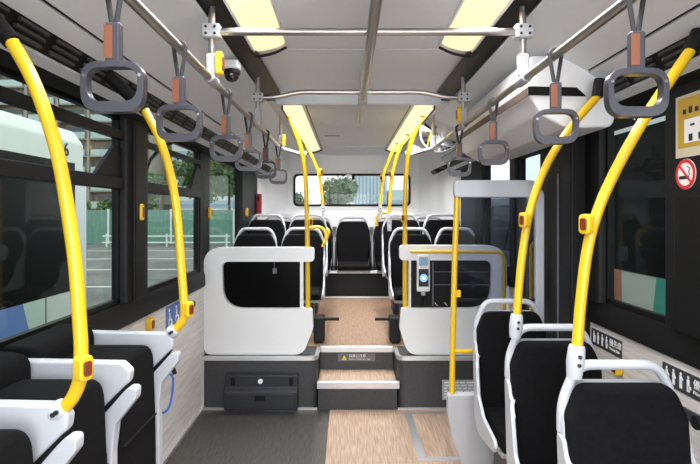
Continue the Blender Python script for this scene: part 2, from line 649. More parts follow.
# side windows ---------------------------------------------------------------
def side_window(name, side, ya, yb, label, transom=True, slider=None, g='glass'):
    t = thing(name, label, 'window', (side * (XW + .03), (ya + yb) / 2, 1.045), kind='structure')
    X0, X1 = sorted((side * (XW + .01), side * (XW + .035)))
    bm = B()
    for (a, b, c, d) in ((ya, ya + .015, 1.045, 1.965), (yb - .015, yb, 1.045, 1.965), (ya, yb, 1.045, 1.07), (ya, yb, 1.935, 1.965)):
        box(bm, X0, X1, a, b, c, d)
    mk('window_frame', bm, 'black', t)
    xg = side * (XW + .022)
    mk('pane', box(B(), min(xg, xg + side * .004), max(xg, xg + side * .004), ya + .015, yb - .015, 1.07, 1.935), g, t, smooth=False)
    if transom:
        X0, X1 = sorted((side * (XW - .014), side * (XW + .03)))
        mk('transom', box(B(), X0, X1, ya, yb, 1.598, 1.655), 'black_trim', t, bevel=.006)
        if slider:
            a, b, z = slider
            bm = B()
            box(bm, *sorted((side * (XW - .012), side * (XW + .02))), a, b, z - .02, z + .022)
            mk('slide_rail', bm, 'black', t)
            bm = B()
            prism(bm, [(b - .26, 1.655), (b, 1.655), (b, 1.80), (b - .08, 1.80)], 'YZ', *sorted((side * (XW + .0), side * (XW + .018))))
            mk('corner_panel', bm, 'black_trim', t)
    return t


side_window('window_2', -1, Y0, 2.48, 'long left window beside the side facing seats, white bus outside', True, (Y0, 2.48, 1.86))
side_window('window_3', -1, 2.74, 3.80, 'left window between two black pillars, looking out on teal fence', True)
side_window('window_4', -1, 4.08, 5.2, 'left rear window behind the guard panel', False)
side_window('window_5', 1, 1.975, 2.49, 'narrow right window showing a dark parked bus', False, g='glass')
side_window('window_6', 1, 3.86, 4.62, 'right rear window behind the middle door', False)

# a slanted stay of the hopper frame on window 3
w3 = bpy.data.objects['window_3']
bm = B()
tube(bm, [at(143, 176, 2.78), at(150, 160, 2.95), at(161, 147, 3.15), at(180, 140, 3.6)], .012, 8)
mk('stay', bm, 'black', w3)
bm = B()
prism(bm, [(3.55, 1.655), (3.78, 1.655), (3.78, 1.80), (3.70, 1.83)], 'YZ', -XW - .012, -XW + .01)
mk('corner_panel', bm, 'black_trim', w3)
mk('slide_rail', box(B(), -XW - .02, -XW + .01, 2.74, 3.80, 1.845, 1.875), 'black', w3)

# door pocket, door and its overhead cover ------------------------------------
dp = struct('wall_pocket', box(B(), XW - .10, XW + .05, 2.63, 3.06, 0, 1.90), 'black_trim',
            'black door pocket panel between narrow window and middle door', 'wall', bevel=.01)
mk('panel_seam', box(B(), XW - .106, XW - .098, 2.78, 2.79, .05, 1.70), 'sign_grey', dp)
d = thing('door_1', 'middle bus door of dark frames and bluish glass', 'door', (XW, 3.4, 0), kind='structure')
for ya, yb in ((3.07, 3.255), (3.265, 3.715)):
    bm = B()
    plate(bm, rrect(ya, yb, .02, 1.92, .02, 3), [rrect(ya + .026, yb - .026, .16, 1.88, .03, 3)], 'YZ', XW - .0, XW + .035)
    lf = mk('door_leaf', bm, 'black_trim', d)
    mk('pane', prism(B(), rrect(ya + .02, yb - .02, .15, 1.885, .03, 3), 'YZ', XW + .014, XW + .02), 'dark_glass', lf)
    bm = B()
    tube(bm, fillet3([(XW, ya + .07, .75), (XW - .05, ya + .07, .78), (XW - .05, ya + .07, 1.28), (XW, ya + .07, 1.31)], .03), .012, 10)
    mk('door_handle', bm, 'yellow', lf)
t = thing('door_cover', 'white boxed door mechanism cover with dark stripe above the middle door', 'door cover', (1.0, 2.15, 1.84), kind='structure')
prof = [(.70, 2.155), (.693, 1.99), (.75, 1.90), (.85, 1.845), (1.055, 1.85), (1.075, 1.965), (.90, 2.155)]
bm = B()
prism(bm, rpoly(prof, [.02, .03, .05, .04, .04, .08, .08], 5), 'XZ', 2.17, 3.6)
mk('housing', bm, 'white', t, bevel=.012)
def stripe(bm, y0, y1):
    a, b = Vector((.6955, 2.022)), Vector((.6935, 1.985))
    nn = Vector((-1, 0)) * .004
    prism(bm, [tuple(a), tuple(b), tuple(b + nn), tuple(a + nn)], 'XZ', y0, y1)
    return bm
mk('stripe', stripe(B(), 2.185, 3.59), 'stripe_reflect_brown', t)
mk('end_stripe', prism(B(), [(.690, 2.022), (.690, 1.985), (.935, 1.980), (.895, 2.017)], 'XZ', 2.163, 2.172), 'black', t)

# ================================================================== OVERHEAD RAILS
def stanchion(parent, x, y, zt, zb=2.0):
    mk('stanchion', tube(B(), [(x, y, zb + .085), (x, y, zt)], .0135, 12), 'steel', parent)
    s = 1 if x > 0 else -1
    bm = B()
    box(bm, x - .02, x + .02, y - .02, y + .02, zb + .012, zb + .10)
    tube(bm, [(x, y - .05, zb), (x, y + .05, zb)], .021, 12)
    mk('elbow', bm, 'grey_white', parent, bevel=.008)


for side, nm in ((-1, 'left'), (1, 'right')):
    xr = -.605 if side < 0 else .603
    ye = 4.05
    t = thing('overhead_handrail', 'long steel handrail overhead on the %s, hung with strap handles' % nm, 'handrail', (xr, 2, 2.0), 'overhead handrails')
    xp = at(303, 158, 4.0).x if side < 0 else at(409, 158, 4.0).x
    bm = B()
    tube(bm, fillet3([(xr, Y0, 2.0), (xr, ye, 2.0), (xp - side * -.02, ye - .02, 1.95)], .06), .0145, 14)
    mk('rail', bm, 'steel', t)
    mk('end_joint', tube(B(), [(xp - .03, ye - .02, 1.95), (xp + .03, ye - .02, 1.95)], .024, 12), 'grey_white', t, bevel=.004)
    for y, zt in ((1.98, 2.285), (3.0, 2.285), (ye, 2.27)):
        stanchion(t, xr, y, zt)


def crossbar(y, z, drop, label):
    t = thing('crossbar', label, 'handrail', (0, y, z), 'crossbars under the ceiling')
    bm = B()
    xe = .605
    if drop:
        tube(bm, fillet3([(-xe + .03, y - .0, z - .02), (-.50, y, z - .018), (-.36, y, z + .012), (.36, y, z + .012), (.50, y, z - .018), (xe - .03, y, z - .02)], .05), .0145, 14)
    else:
        tube(bm, [(-xe + .03, y, z), (xe - .03, y, z)], .0145, 14)
    mk('bar', bm, 'steel', t)
    for sx in (-1, 1):
        bm = B()
        zc = z - .02 if drop else z
        box(bm, sx * xe - .035, sx * xe + .035, y - .024, y + .024, zc - .028, zc + .028)
        c = mk('clamp', bm, 'grey_white', t, bevel=.008)
        for dx in (-.017, .017):
            for dz in (-.013, .013):
                mk('bolt', disc(B(), (sx * xe + dx, y - .0245, zc + dz), .0055, (0, 1, 0), .004, 10), 'print_black', c)
    return t


crossbar(1.98, 2.187, False, 'straight steel crossbar under the ceiling, nearest the front')
crossbar(3.0, 2.185, True, 'cranked steel crossbar under the ceiling, second from the front')
t = thing('centre_rail', 'steel rail running lengthwise along the middle of the ceiling', 'handrail', (.012, 2, 2.21))
mk('rail', tube(B(), [(.012, Y0, 2.150), (.012, 3.03, 2.150)], .0205, 16), 'steel', t)
mk('rail_extension', tube(B(), [(.012, 3.0, 2.150), (.012, 3.88, 2.150)], .0165, 14), 'steel', t)
for y in (3.05, 1.2):
    bm = B()
    tube(bm, [(.012, y, 2.160), (.012, y, 2.335)], .015, 12)
    mk('hanger', bm, 'grey_white', t)
bm = B()
box(bm, -.014, .038, 2.94, 3.06, 2.125, 2.178)
mk('joint', bm, 'grey_white', t, bevel=.006)
mk('end_hanger', tube(B(), [(.012, 3.86, 2.15), (.012, 3.86, 2.255)], .016, 10), 'grey_white', t)


# ------------------------------------------------------------------ strap handles
def strap_handle(label):
    t = thing('strap_handle', label, 'strap handle', (0, 0, 0), 'strap handles')
    # loop of webbing round the rail (rail centre is the origin)
    bm = B()
    path = []
    for k in range(9):
        a = PI * k / 8
        path.append((math.cos(a) * .019, 0, math.sin(a) * .019))
    path = [(.004, 0, -.100), (.008, 0, -.07)] + path + [(-.008, 0, -.07), (-.004, 0, -.100)]
    tube(bm, spline(path, 3), .0045, 8, ry=.0065)
    mk('strap', bm, 'strap', t)
    sl = mk('sleeve', box(B(), -.017, .017, -.012, .012, -.182, -.09), 'handle', t, bevel=.005)
    mk('tag', box(B(), -.018, .002, -.0135, -.0118, -.172, -.098), 'tag', sl, label='orange brown tag')
    bm = B()
    o = rpoly([(-.068, -.292), (.068, -.292), (.073, -.178), (-.073, -.178)], .044, 7)
    i = rpoly([(-.054, -.268), (.054, -.268), (.060, -.192), (-.060, -.192)], .032, 7)
    plate(bm, o, [i], 'XZ', -.013, .013)
    mk('grip', bm, 'handle', t, bevel=.006, seg=3)
    bm = B()
    for sx in (-1, 1):
        disc(bm, (sx * .062, -.0135, -.21), .004, (0, 1, 0), .003, 10)
    mk('rivet', bm, 'chrome', t)
    return t


words_l = ['nearest strap handle on the left handrail, in front of first window',
           'second strap handle on the left handrail, beside the first stanchion',
           'third strap handle on the left handrail, counted from the front',
           'fourth strap handle on the left handrail, counted from the front',
           'fifth strap handle on the left handrail, counted from the front',
           'sixth and smallest looking strap handle, at the left handrail rear end']
words_r = ['nearest strap handle on the right handrail, crossing the yellow pole',
           'second strap handle on the right handrail, against the white door cover',
           'third strap handle on the right handrail, above the glass screen',
           'fourth and farthest strap handle on the right handrail']
proto = None
for side, ys, ws in ((-1, (1.15, 1.60, 2.22, 2.72, 3.3, 3.9), words_l), (1, (1.205, 1.67, 2.38, 3.1), words_r)):
    for y, lab in zip(ys, ws):
        loc = (-.605 if side < 0 else .603, y, 2.0)
        if proto is None:
            proto = strap_handle(lab)
            proto.location = loc
        else:
            dup(proto, loc, lab, random.uniform(-.08, .08))

# ================================================================== GUARD PANELS
def guard(side, label):
    s = side
    Yf, Yk = 3.90, 3.975
    t = thing('seat_guard', label, 'panel', (s * .75, Yf, .402), 'white guard panels')
    if s < 0:
        X = lambda x: -.08 + (x - VX) * Yf / F
        out = [(X(204), .404), (X(303), .404), (X(313), .60), (X(312), .755), (X(303), .755), (X(303), 1.115), (X(314), 1.115), (X(314), 1.225), (X(203), 1.225)]
        r = [.06, .10, .03, .03, 0, 0, .03, .03, .15]
        hol = rpoly([(X(223), .757), (X(300), .757), (X(300), 1.115), (X(222), 1.115)], [.17, .01, .01, .05], 8)
        infill = rpoly([(X(236), .74), (X(302), .74), (X(302), 1.13), (X(219), 1.13), (X(219), .86)], .04, 4)
    else:
        X = lambda x: -.08 + (x - VX) * Yf / F
        out = [(X(400), .60), (X(408), .404), (X(506), .404), (X(507), 1.24), (X(400), 1.24), (X(400), 1.125), (X(409), 1.125), (X(409), .76), (X(402), .76)]
        r = [.10, .10, .04, .16, .03, .03, 0, 0, .03]
        hol = rpoly([(X(411), .76), (X(491), .76), (X(492), 1.125), (X(411), 1.125)], [.01, .16, .06, .01], 8)
        infill = rpoly([(X(410), .74), (X(478), .74), (X(495), .85), (X(495), 1.14), (X(410), 1.14)], .04, 4)
    bm = B()
    plate(bm, rpoly(out, r, 6), [hol], 'XZ', Yf, Yk)
    mk('moulding', bm, 'white', t, bevel=.014, seg=3)
    mk('infill', prism(B(), infill, 'XZ', Yf + .045, Yf + .055), 'black_gloss' if s < 0 else 'black_trim', t, label='black inset sheet')
    return t, X


gl, XL = guard(-1, 'white guard panel with plain black inset, on the left platform')
bm = B()
box(bm, XL(272), XL(276), 3.938, 3.946, 1.02, 1.06)
tube(bm, [(XL(273.5), 3.942, 1.11), (XL(273.5), 3.942, 1.05)], .003, 6)
mk('hook', bm, 'sign_grey', gl)
gr, XR = guard(1, 'white guard panel with yellow grip rail, on the right platform')
bm = B()
Yr = 3.872
tube(bm, fillet3([(XR(411), Yr + .03, 1.193), (XR(414), Yr, 1.193), (XR(503), Yr, 1.19), (XR(503), Yr, .62), (XR(503), Yr + .04, .60)], .06), .012, 10)
mk('grip_rail', bm, 'yellow', gr, label='yellow grip rail')
bm = B()
for z in (.93, 1.03):
    box(bm, XR(434), XR(490), 3.938, 3.947, z, z + .006)
box(bm, XR(433), XR(434.5), 3.938, 3.947, .77, 1.11)
mk('panel_seam', bm, 'sign_grey', gr)
bm = B()
for xx in (437, 447):
    tube(bm, [(XR(xx - 1.5), 3.935, .80), (XR(xx + 1.5), 3.935, .775)], .007, 8)
mk('clip', bm, 'chrome', gr)

# card reader
t = thing('card_reader', 'white card reader with glowing blue pad, mounted in the right guard panel', 'card reader', (XR(423.5), 3.90, .9))
body = mk('housing', box(B(), XR(416.8), XR(430.2), 3.895, 3.94, .885, 1.172), 'white', t, bevel=.012)
mk('display', box(B(), XR(419), XR(428), 3.892, 3.897, 1.085, 1.150), 'screen_dim', body, bevel=.002)
mk('pad', box(B(), XR(418.5), XR(428.5), 3.892, 3.897, .925, 1.06), 'print_black', body, bevel=.002)
bm = B()
tube(bm, [(XR(423.5), 3.888, .992), (XR(423.5), 3.893, .992)], .030, 24)
mk('pad_light', bm, 'screen_blue', body)
bm = B()
tube(bm, [(XR(423.5), 3.885, .992), (XR(423.5), 3.889, .992)], .011, 16)
mk('pad_light', bm, 'screen_glow', body)
bm = B()
box(bm, XR(421.5), XR(425.5), 3.905, 3.935, .855, .885)
mk('cable_socket', bm, 'grey_white', t, bevel=.004)
mk('cable', tube(B(), spline([(XR(423.5), 3.92, .86), (XR(424), 3.925, .82), (XR(423), 3.93, .775)], 5), .007, 8), 'soft_black', t)

# black bracket boxes beside the aisle, low on the platforms
for s, px, lab in ((-1, 319.5, 'black box on the aisle edge beside the left guard panel'), (1, 394.5, 'black box on the aisle edge beside the right guard panel')):
    c = at(px, 328, 4.3)
    t = thing('equipment_box', lab, 'box', (c.x, 4.3, .40), 'aisle edge boxes')
    mk('body', box(B(), c.x - .045, c.x + .045, 4.22, 4.38, .42, .62), 'black_trim', t, bevel=.008)
    mk('foot', box(B(), c.x + s * .0 - .03, c.x + .03, 4.24, 4.36, .405, .425), 'black', t)
    bm = B()
    tube(bm, [(c.x - s * .04, 4.3, .595), (c.x - s * .165, 4.3, .595)], .014, 10)
    mk('handle', bm, 'black', t)

# ================================================================== SEATS
def shear(p):
    return Vector((p[0], p[1] + .10 * max(0, p[2] - .45), p[2]))


def shear_bm(bm):
    for v in bm.verts:
        v.co = shear(v.co)
    return bm


def bus_seat(label, floor_z=0.0, white='seat_white', group='forward facing seats', frame=None, xs=1.0, flare=.006):
    """seat facing -Y; origin below the backrest foot; seat cushion top z=.46"""
    t = thing('bus_seat', label, 'seat', (0, 0, 0), group)
    # backrest pad
    bm = B()
    o = rpoly([(-.180, .40), (.180, .40), (.198, .62), (.198, .86), (.155, .955), (-.155, .955), (-.198, .86), (-.198, .62)], [.03, .03, .1, .08, .06, .06, .08, .1], 5)
    prism(bm, o, 'XZ', -.015, .05)
    shear_bm(bm)
    mk('backrest', bm, 'fabric', t, bevel=.022, seg=3)
    # shell behind the pad
    bm = B()
    o = rpoly([(-.17, .34), (.17, .34), (.205, .60), (.205, .84), (.158, .953), (-.158, .953), (-.205, .84), (-.205, .60)], [.03, .03, .1, .1, .07, .07, .1, .1], 5)
    prism(bm, o, 'XZ', .02, .085)
    shear_bm(bm)
    mk('backrest_shell', bm, frame or white, t, bevel=.016, seg=2)
    # grab handle over the top
    bm = B()
    path = fillet3([(-.196, .055, .80), (-.192, .055, .885), (-.135, .05, 1.003), (.135, .05, 1.003), (.180, .055, .925), (.196, .055, .80)], .045, 6)
    tube(bm, path, .0150, 12, ry=.019, up=(1, 0, 0))
    shear_bm(bm)
    mk('grab_handle', bm, white, t)
    # side frames
    for s in (-1, 1):
        poly = [(.06, .80), (.015, .79), (.0, .735), (-.05, .725), (-.095, .685), (-.115, .56), (-.20, .49), (-.38, .462), (-.41, .435), (-.385, .405), (-.15, .375), (.0, .345), (.06, .40)]
        bm = B()
        prism(bm, rpoly(poly, .025, 4), 'YZ', min(s * .194, s * .212), max(s * .194, s * .212))
        for v in bm.verts:
            v.co.x += s * flare * min(1, max(0, (-.02 - v.co.y) / .06))
        shear_bm(bm)
        mk('side_frame', bm, frame or white, t, bevel=.009, seg=2)
    bm = B()
    prism(bm, rpoly([(-.40, .41), (-.37, .385), (.01, .375), (.01, .47), (-.20, .455), (-.38, .468), (-.41, .45)], [.02, .02, 0, 0, .05, .03, .02], 4), 'YZ', -.182, .182)
    mk('seat_cushion', bm, 'fabric', t, bevel=.015, seg=2)
    bm = B()
    prism(bm, [(-.40, .40), (-.37, .372), (.03, .355), (.03, .375), (-.36, .39)], 'YZ', -.19, .19)
    mk('seat_pan', bm, white, t)
    bm = B()
    prism(bm, rpoly([(-.26, floor_z), (.02, floor_z), (-.01, .365), (-.22, .365)], .02, 3), 'YZ', -.12, .12)
    mk('pedestal', bm, 'box_grey', t, bevel=.01)
    for c in t.children:
        for v in c.data.vertices:
            v.co.x *= xs
    return t


# single seats on the right, by the window
seatR = bus_seat('nearest single seat on the right, whose grab handle meets a yellow pole', 0.0, 'seat_white', 'single seats on the right', xs=.93, flare=.026)
seatR.location = (.775, 1.51, 0)
dup(seatR, (.775, 2.04, 0), 'second single seat on the right, behind the nearest one')
s3 = dup(seatR, (.80, 2.68, 0), 'farthest single seat on the right, in front of the glass screen')
# seats over the platforms
g1 = 'seats on the rear platforms'
r1 = bus_seat('left window seat in the first row behind the black inset guard panel', .40 - .335, 'seat_grey', g1)
r1.location = (-.955, 4.80, .335)
dup(r1, (-.50, 4.80, .335), 'left aisle seat in the first row, with yellow loop grip at its shoulder')
dup(r1, (.525, 4.78, .335), 'right aisle seat in the first row behind the card reader panel')
dup(r1, (.965, 4.80, .335), 'right window seat in the first row behind the card reader panel')
r2 = bus_seat('left window seat in the second raised row', -.035, 'seat_grey', g1)
r2.location = (-.945, 5.42, .465)
for o in r2.children:
    if o.name.startswith('pedestal'):
        pass
dup(r2, (-.50, 5.42, .465), 'left aisle seat in the second raised row, under a curved yellow pole')
dup(r2, (.505, 5.40, .465), 'right aisle seat in the second raised row, under a curved yellow pole')
dup(r2, (.945, 5.42, .465), 'right window seat in the second raised row')
r3 = bus_seat('middle seat of the rear row, facing the aisle under the rear window', .38, 'seat_grey', 'seats of the rear row', 'black_trim')
r3.location = (-.005, 6.2, .435)
dup(r3, (-.465, 6.2, .435), 'rear row seat just left of the middle seat')
dup(r3, (.455, 6.2, .435), 'rear row seat just right of the middle seat')
dup(r3, (-.925, 6.2, .435), 'rear row seat in the left corner')
dup(r3, (.915, 6.2, .435), 'rear row seat in the right corner')

# side facing folding seats on the left -----------------------------------
def side_seat(ya, yb, label):
    t = thing('folding_side_seat', label, 'seat', (-XW, (ya + yb) / 2, .3), 'side facing folding seats')
    bm = B()
    prism(bm, rpoly([(-XW, .42), (-1.04, .42), (-1.045, 1.055), (-XW, 1.065)], [0, .02, .05, .02], 4), 'XZ', ya, yb)
    mk('backrest', bm, 'fabric', t, bevel=.012)
    bm = B()
    o = rpoly([(ya + .012, .42), (yb - .012, .42), (yb - .005, .70), (yb - .015, 1.0), (ya + .015, 1.0), (ya + .005, .70)], [.03, .03, .05, .09, .09, .05], 6)
    prism(bm, o, 'YZ', -1.03, -.80)
    for v in bm.verts:       # the raised cushion leans to the window
        v.co.x -= .02 * (v.co.z - .42)
    mk('seat_cushion', bm, 'fabric', t, bevel=.035, seg=4)
    bm = B()
    box(bm, -.815, -.797, ya + .03, yb - .03, .725, .729)
    mk('seam', bm, 'soft_black', t)
    bm = B()
    prism(bm, rpoly([(ya - .0, .36), (yb + .0, .36), (yb + .0, .46), (ya - .0, .46)], .03, 4), 'YZ', -1.05, -.825)
    mk('seat_shell', bm, 'seat_white', t, bevel=.01)
    mk('bracket', box(B(), -XW, -1.0, ya + .08, yb - .08, .25, .36), 'box_grey', t, bevel=.01)
    return t


def divider(Y, label):
    t = thing('seat_divider', label, 'divider', (-XW, Y, .45), 'white dividers of the side seats')
    bm = B()
    w = [(-XW, .93), (-1.02, .90), (-.89, .865), (-.84, .875), (-.752, .962), (-.748, .995), (-.775, 1.022), (-XW, 1.03)]
    prism(bm, rpoly(w, [0, .05, .03, .05, .02, .015, .02, 0], 4), 'XZ', Y - .019, Y + .019)
    mk('wing', bm, 'seat_white', t, bevel=.009, seg=3)
    bm = B()
    a = [(-.83, .862), (-.775, .925), (-.755, .945), (-.728, .945), (-.73, .91), (-.793, .83), (-.804, .74), (-.802, .47), (-.84, .42), (-1.0, .42), (-1.0, .45), (-.86, .46), (-.822, .52), (-.82, .74), (-.85, .82), (-.90, .845)]
    prism(bm, rpoly(a, .018, 4), 'XZ', Y - .021, Y + .021)
    mk('arm', bm, 'seat_white', t, bevel=.008, seg=3)
    mk('filler', prism(B(), [(-.95, .875), (-.90, .83), (-.82, .86), (-.76, .95), (-.78, .955), (-.85, .87)], 'XZ', Y - .012, Y + .012), 'soft_black', t)
    return t


side_seat(.86, 1.215, 'nearest side facing seat on the left, cut by the photo edge')
side_seat(1.265, 1.565, 'middle of the three side facing black seats on the left')
side_seat(1.615, 1.955, 'farthest of the three side facing black seats on the left')
divider(1.24, 'nearest white seat divider, joined to the thick yellow pole')
divider(1.59, 'middle white seat divider between two side facing seats')
divider(1.98, 'farthest white seat divider, with blue strap hanging from it')

# blue strap
t = thing('luggage_strap', 'blue webbing loop with black buckle hanging from the farthest seat divider', 'strap', (-.8, 2.02, .8))
bm = B()
pts = [at(172, 362, 2.03), at(168, 372, 2.03), at(173, 378, 2.03), at(172, 395, 2.03), at(168, 409, 2.03), at(160, 413, 2.03), at(157, 405, 2.03), at(158, 385, 2.03), at(160, 372, 2.03)]
tube(bm, spline(pts, 5), .0025, 8, ry=.0048)
mk('webbing', bm, 'blue_strap', t)
a, b = at(171, 362, 2.028), at(175, 374, 2.028)
mk('buckle', tube(B(), [a, a.lerp(b, .5), b], .009, 8), 'soft_black', t)

# ================================================================== YELLOW POLES
def stop_button(c, face, label, w=.042, h=.075, dep=.03, group='stop buttons'):
    """face: direction the button looks (unit, horizontal)"""
    t = thing('stop_button', label, 'stop button', c, group)
    f = Vector(face).normalized()
    r = Vector((0, 0, 1)).cross(f)
    mx = Matrix((r, f, Vector((0, 0, 1)))).transposed()
    c = Vector(c)
    def put(bm):
        for v in bm.verts:
            v.co = c + mx @ v.co
        return bm
    bm = B()
    prism(bm, rrect(-w / 2, w / 2, -h / 2, h / 2, w * .4, 5), 'XZ', -dep / 2, dep / 2)
    mk('case', put(bm), 'yellow_box', t, bevel=.005)
    bm = B()
    prism(bm, rrect(-w * .27, w * .27, -h * .30, h * .30, w * .22, 5), 'XZ', dep / 2 - .002, dep / 2 + .005)
    mk('push_button', put(bm), 'red_button', t, bevel=.002)
    return t


def grab_pole(path, r, label, group=None, socket=None, sock_mat='seat_white', bracket=None, name='grab_pole'):
    t = thing(name, label, 'pole', path[-1], group)
    mk('pole', tube(B(), path, r, 16), 'yellow', t)
    if socket:
        a, b, rs = socket
        a, b = Vector(a), Vector(b)
        bm = B()
        tube(bm, [a, a.lerp(b, .12), a.lerp(b, .5), b], [rs * 1.05, rs * 1.2, rs * 1.3, rs * 1.05], 14)
        so = mk('socket', bm, sock_mat, t, bevel=.003)
        bm = B()
        for k in (.3, .55):
            p = a.lerp(b, k)
            disc(bm, (p.x, p.y - rs * 1.28, p.z), .006, (0, 1, 0), .006, 10)
        mk('screw', bm, 'print_black', so)
    if bracket:
        bm = B()
        tube(bm, [Vector(path[0]) * 1, Vector(bracket)], [r * 1.35, r * 1.6], 12)
        mk('bracket', bm, 'black', t)
    return t


gp = 'curved yellow grab poles'
R_ = .0163
P = [at(*p, 1.24) for p in ((12, 42), (30, 74), (45, 112), (58, 156), (67, 205), (75, 262), (79.5, 320), (81, 350), (80, 378), (73, 397), (64, 408))]
grab_pole(spline(P, 6), R_, 'thick curved yellow pole standing on the nearest white seat divider', gp,
          socket=(at(66, 406, 1.24), at(53, 415, 1.24), .02), bracket=(-1.0, 1.24, 2.02))
P = [at(*p, 1.98) for p in ((145, 110), (159, 138), (170, 172), (177, 215), (181, 265), (184, 305), (183.5, 319), (174, 331))]
grab_pole(spline(P, 6), R_, 'curved yellow pole standing on the farthest white seat divider', gp,
          socket=(at(176, 329, 1.98), at(169, 334, 1.98), .02), bracket=(-1.0, 1.98, 2.01))
P = [at(*p, 1.56) for p in ((690, 51), (668, 83), (645, 118), (620, 162), (600, 205), (588, 247), (581, 300), (577, 348))]
grab_pole(spline(P, 6), R_, 'curved yellow pole rising from the nearest single seat on the right', gp,
          socket=(at(577, 345, 1.56), at(574, 378, 1.56), .021), bracket=(1.0, 1.56, 2.035))
P = [at(*p, 2.09) for p in ((597, 97), (575, 122), (555, 150), (540, 180), (529, 215), (522, 258), (518, 300), (517, 318))]
grab_pole(spline(P, 6), R_, 'curved yellow pole rising from the second single seat on the right', gp,
          socket=(at(517, 314, 2.09), at(515, 338, 2.09), .021), bracket=(.96, 2.09, 2.03))
# tall poles by the guard panels
P = [at(*p, 3.94) for p in ((287, 113), (294, 128), (301, 148), (305, 172), (306.5, 200), (307.5, 240))]
PA = spline(P, 6) + [Vector((at(308, 300, 3.94).x, 3.94, .75))]
grab_pole(PA, .018, 'tall yellow pole through the end of the left guard panel', gp)
P = [at(*p, 3.94) for p in ((424, 114), (416, 130), (409, 150), (406, 175), (405, 205), (405, 240))]
PC = spline(P, 6) + [Vector((at(405, 300, 3.94).x, 3.94, .75))]
grab_pole(PC, .018, 'tall yellow pole through the end of the right guard panel', gp)
P = [at(*p, 5.46) for p in ((304, 141), (311, 155), (318, 171), (321.5, 190), (323, 207))]
grab_pole(spline(P, 6), .017, 'slim curved yellow pole on the second left row aisle seat', gp,
          socket=(at(323, 205, 5.46), at(323.5, 217, 5.46), .018), sock_mat='seat_grey')
P = [at(*p, 4.85) for p in ((411, 129), (402, 144), (395, 162), (391, 184), (389, 215))]
grab_pole(spline(P, 6), .017, 'curved yellow pole on the first right row aisle seat', gp,
          socket=(at(389, 213, 4.85), at(389.5, 231, 4.85), .019), sock_mat='seat_grey')
P = [at(*p, 5.46) for p in ((397, 143), (390, 157), (383.5, 175), (381, 195), (380, 207))]
grab_pole(spline(P, 6), .017, 'curved yellow pole on the second right row aisle seat', gp,
          socket=(at(380, 205, 5.46), at(380.5, 217, 5.46), .018), sock_mat='seat_grey')
# loops
P = [at(*p, 4.84) for p in ((310, 228), (317, 227), (323, 229), (326, 235), (325, 242), (321, 247))]
tag(mk('loop_grip', tube(B(), spline(P, 5), .016, 12), 'yellow'), 'yellow loop grip on the shoulder of the first left aisle seat', 'grip')
P = [at(*p, 5.52) for p in ((323, 226), (326, 228), (329, 232), (327, 238))]
tag(mk('loop_grip', tube(B(), spline(P, 5), .016, 12), 'yellow'), 'yellow loop grip on the shoulder of the second left aisle seat', 'grip')
P = [at(*p, 5.5) for p in ((377, 226), (377, 217), (381, 213), (388, 213), (391, 216))]
tag(mk('loop_grip', tube(B(), spline(P, 5), .015, 12), 'yellow'), 'yellow loop grip on the shoulder of the second right aisle seat', 'grip')

# stop buttons --------------------------------------------------------------
def pole_button(px, py, Y, label, face=(0, -1, 0), dx=0, off=.026, k=.82):
    c = at(px, py, Y)
    stop_button((c.x + dx, Y - off if face[1] else Y, c.z), face, label, .046 * k, .075 * k)


pole_button(84.5, 367, 1.235, 'stop button low on the thick yellow pole of the nearest divider', (.9, -.45, 0), .0, .006)
pole_button(188, 309, 1.98, 'stop button on the curved pole of the farthest seat divider', (.9, -.45, 0), .002, .004)
pole_button(583.5, 224, 1.56, 'stop button on the curved pole of the nearest right seat', (-.85, -.5, 0), .004, .012)
pole_button(522, 220, 2.09, 'stop button on the curved pole of the second right seat', (-.85, -.5, 0), .006, .012)
pole_button(309, 222, 3.94, 'stop button on the tall pole at the left guard panel', (.5, -.8, 0), .01, .02, .85)
pole_button(404, 218, 3.94, 'stop button on the tall pole at the right guard panel', (-.5, -.8, 0), -.004, .02, .85)
pole_button(320, 172, 5.46, 'stop button high on the slim left pole before the rear window', (.5, -.8, 0), .01, .02, .9)
pole_button(392, 174, 4.85, 'stop button on the pole of the first right row aisle seat', (-.5, -.8, 0), -.012, .02, .9)
pole_button(383, 178, 5.46, 'stop button on the pole of the second right row aisle seat', (-.5, -.8, 0), -.012, .02, .9)
for Yb, z, side, lab in ((at(139, 212, 2.6).y, 1.49, -1, 'stop button on the wide black left pillar'),
                         (4.03, 1.49, -1, 'stop button on the second black left pillar'),
                         (5.35, 1.5, -1, 'stop button on the rear black left pillar')):
    stop_button((side * (XW - (.014 if Yb == 4.03 else .044)), Yb, z), (-side, 0, 0), lab, .034, .085, .026)
stop_button((-XW + .016, 2.80, .875), (1, 0, 0), 'stop button on the wood panel just below the left sill', .055, .075, .03)
stop_button((XW - .016, 2.34, .775), (-1, 0, 0), 'stop button on the wood panel below the right priority sign', .05, .07, .03)
for x, y, lab in ((-.572, 1.98, 'yellow stop button box on the first left ceiling stanchion'), (.576, 3.0, 'yellow stop button box on the right ceiling stanchion'), (-.578, 4.03, 'yellow stop button box on the farthest left ceiling stanchion')):
    stop_button((x, y - .012, 2.06), (-1 if x > 0 else 1, 0, 0), lab, .04, .09, .025)

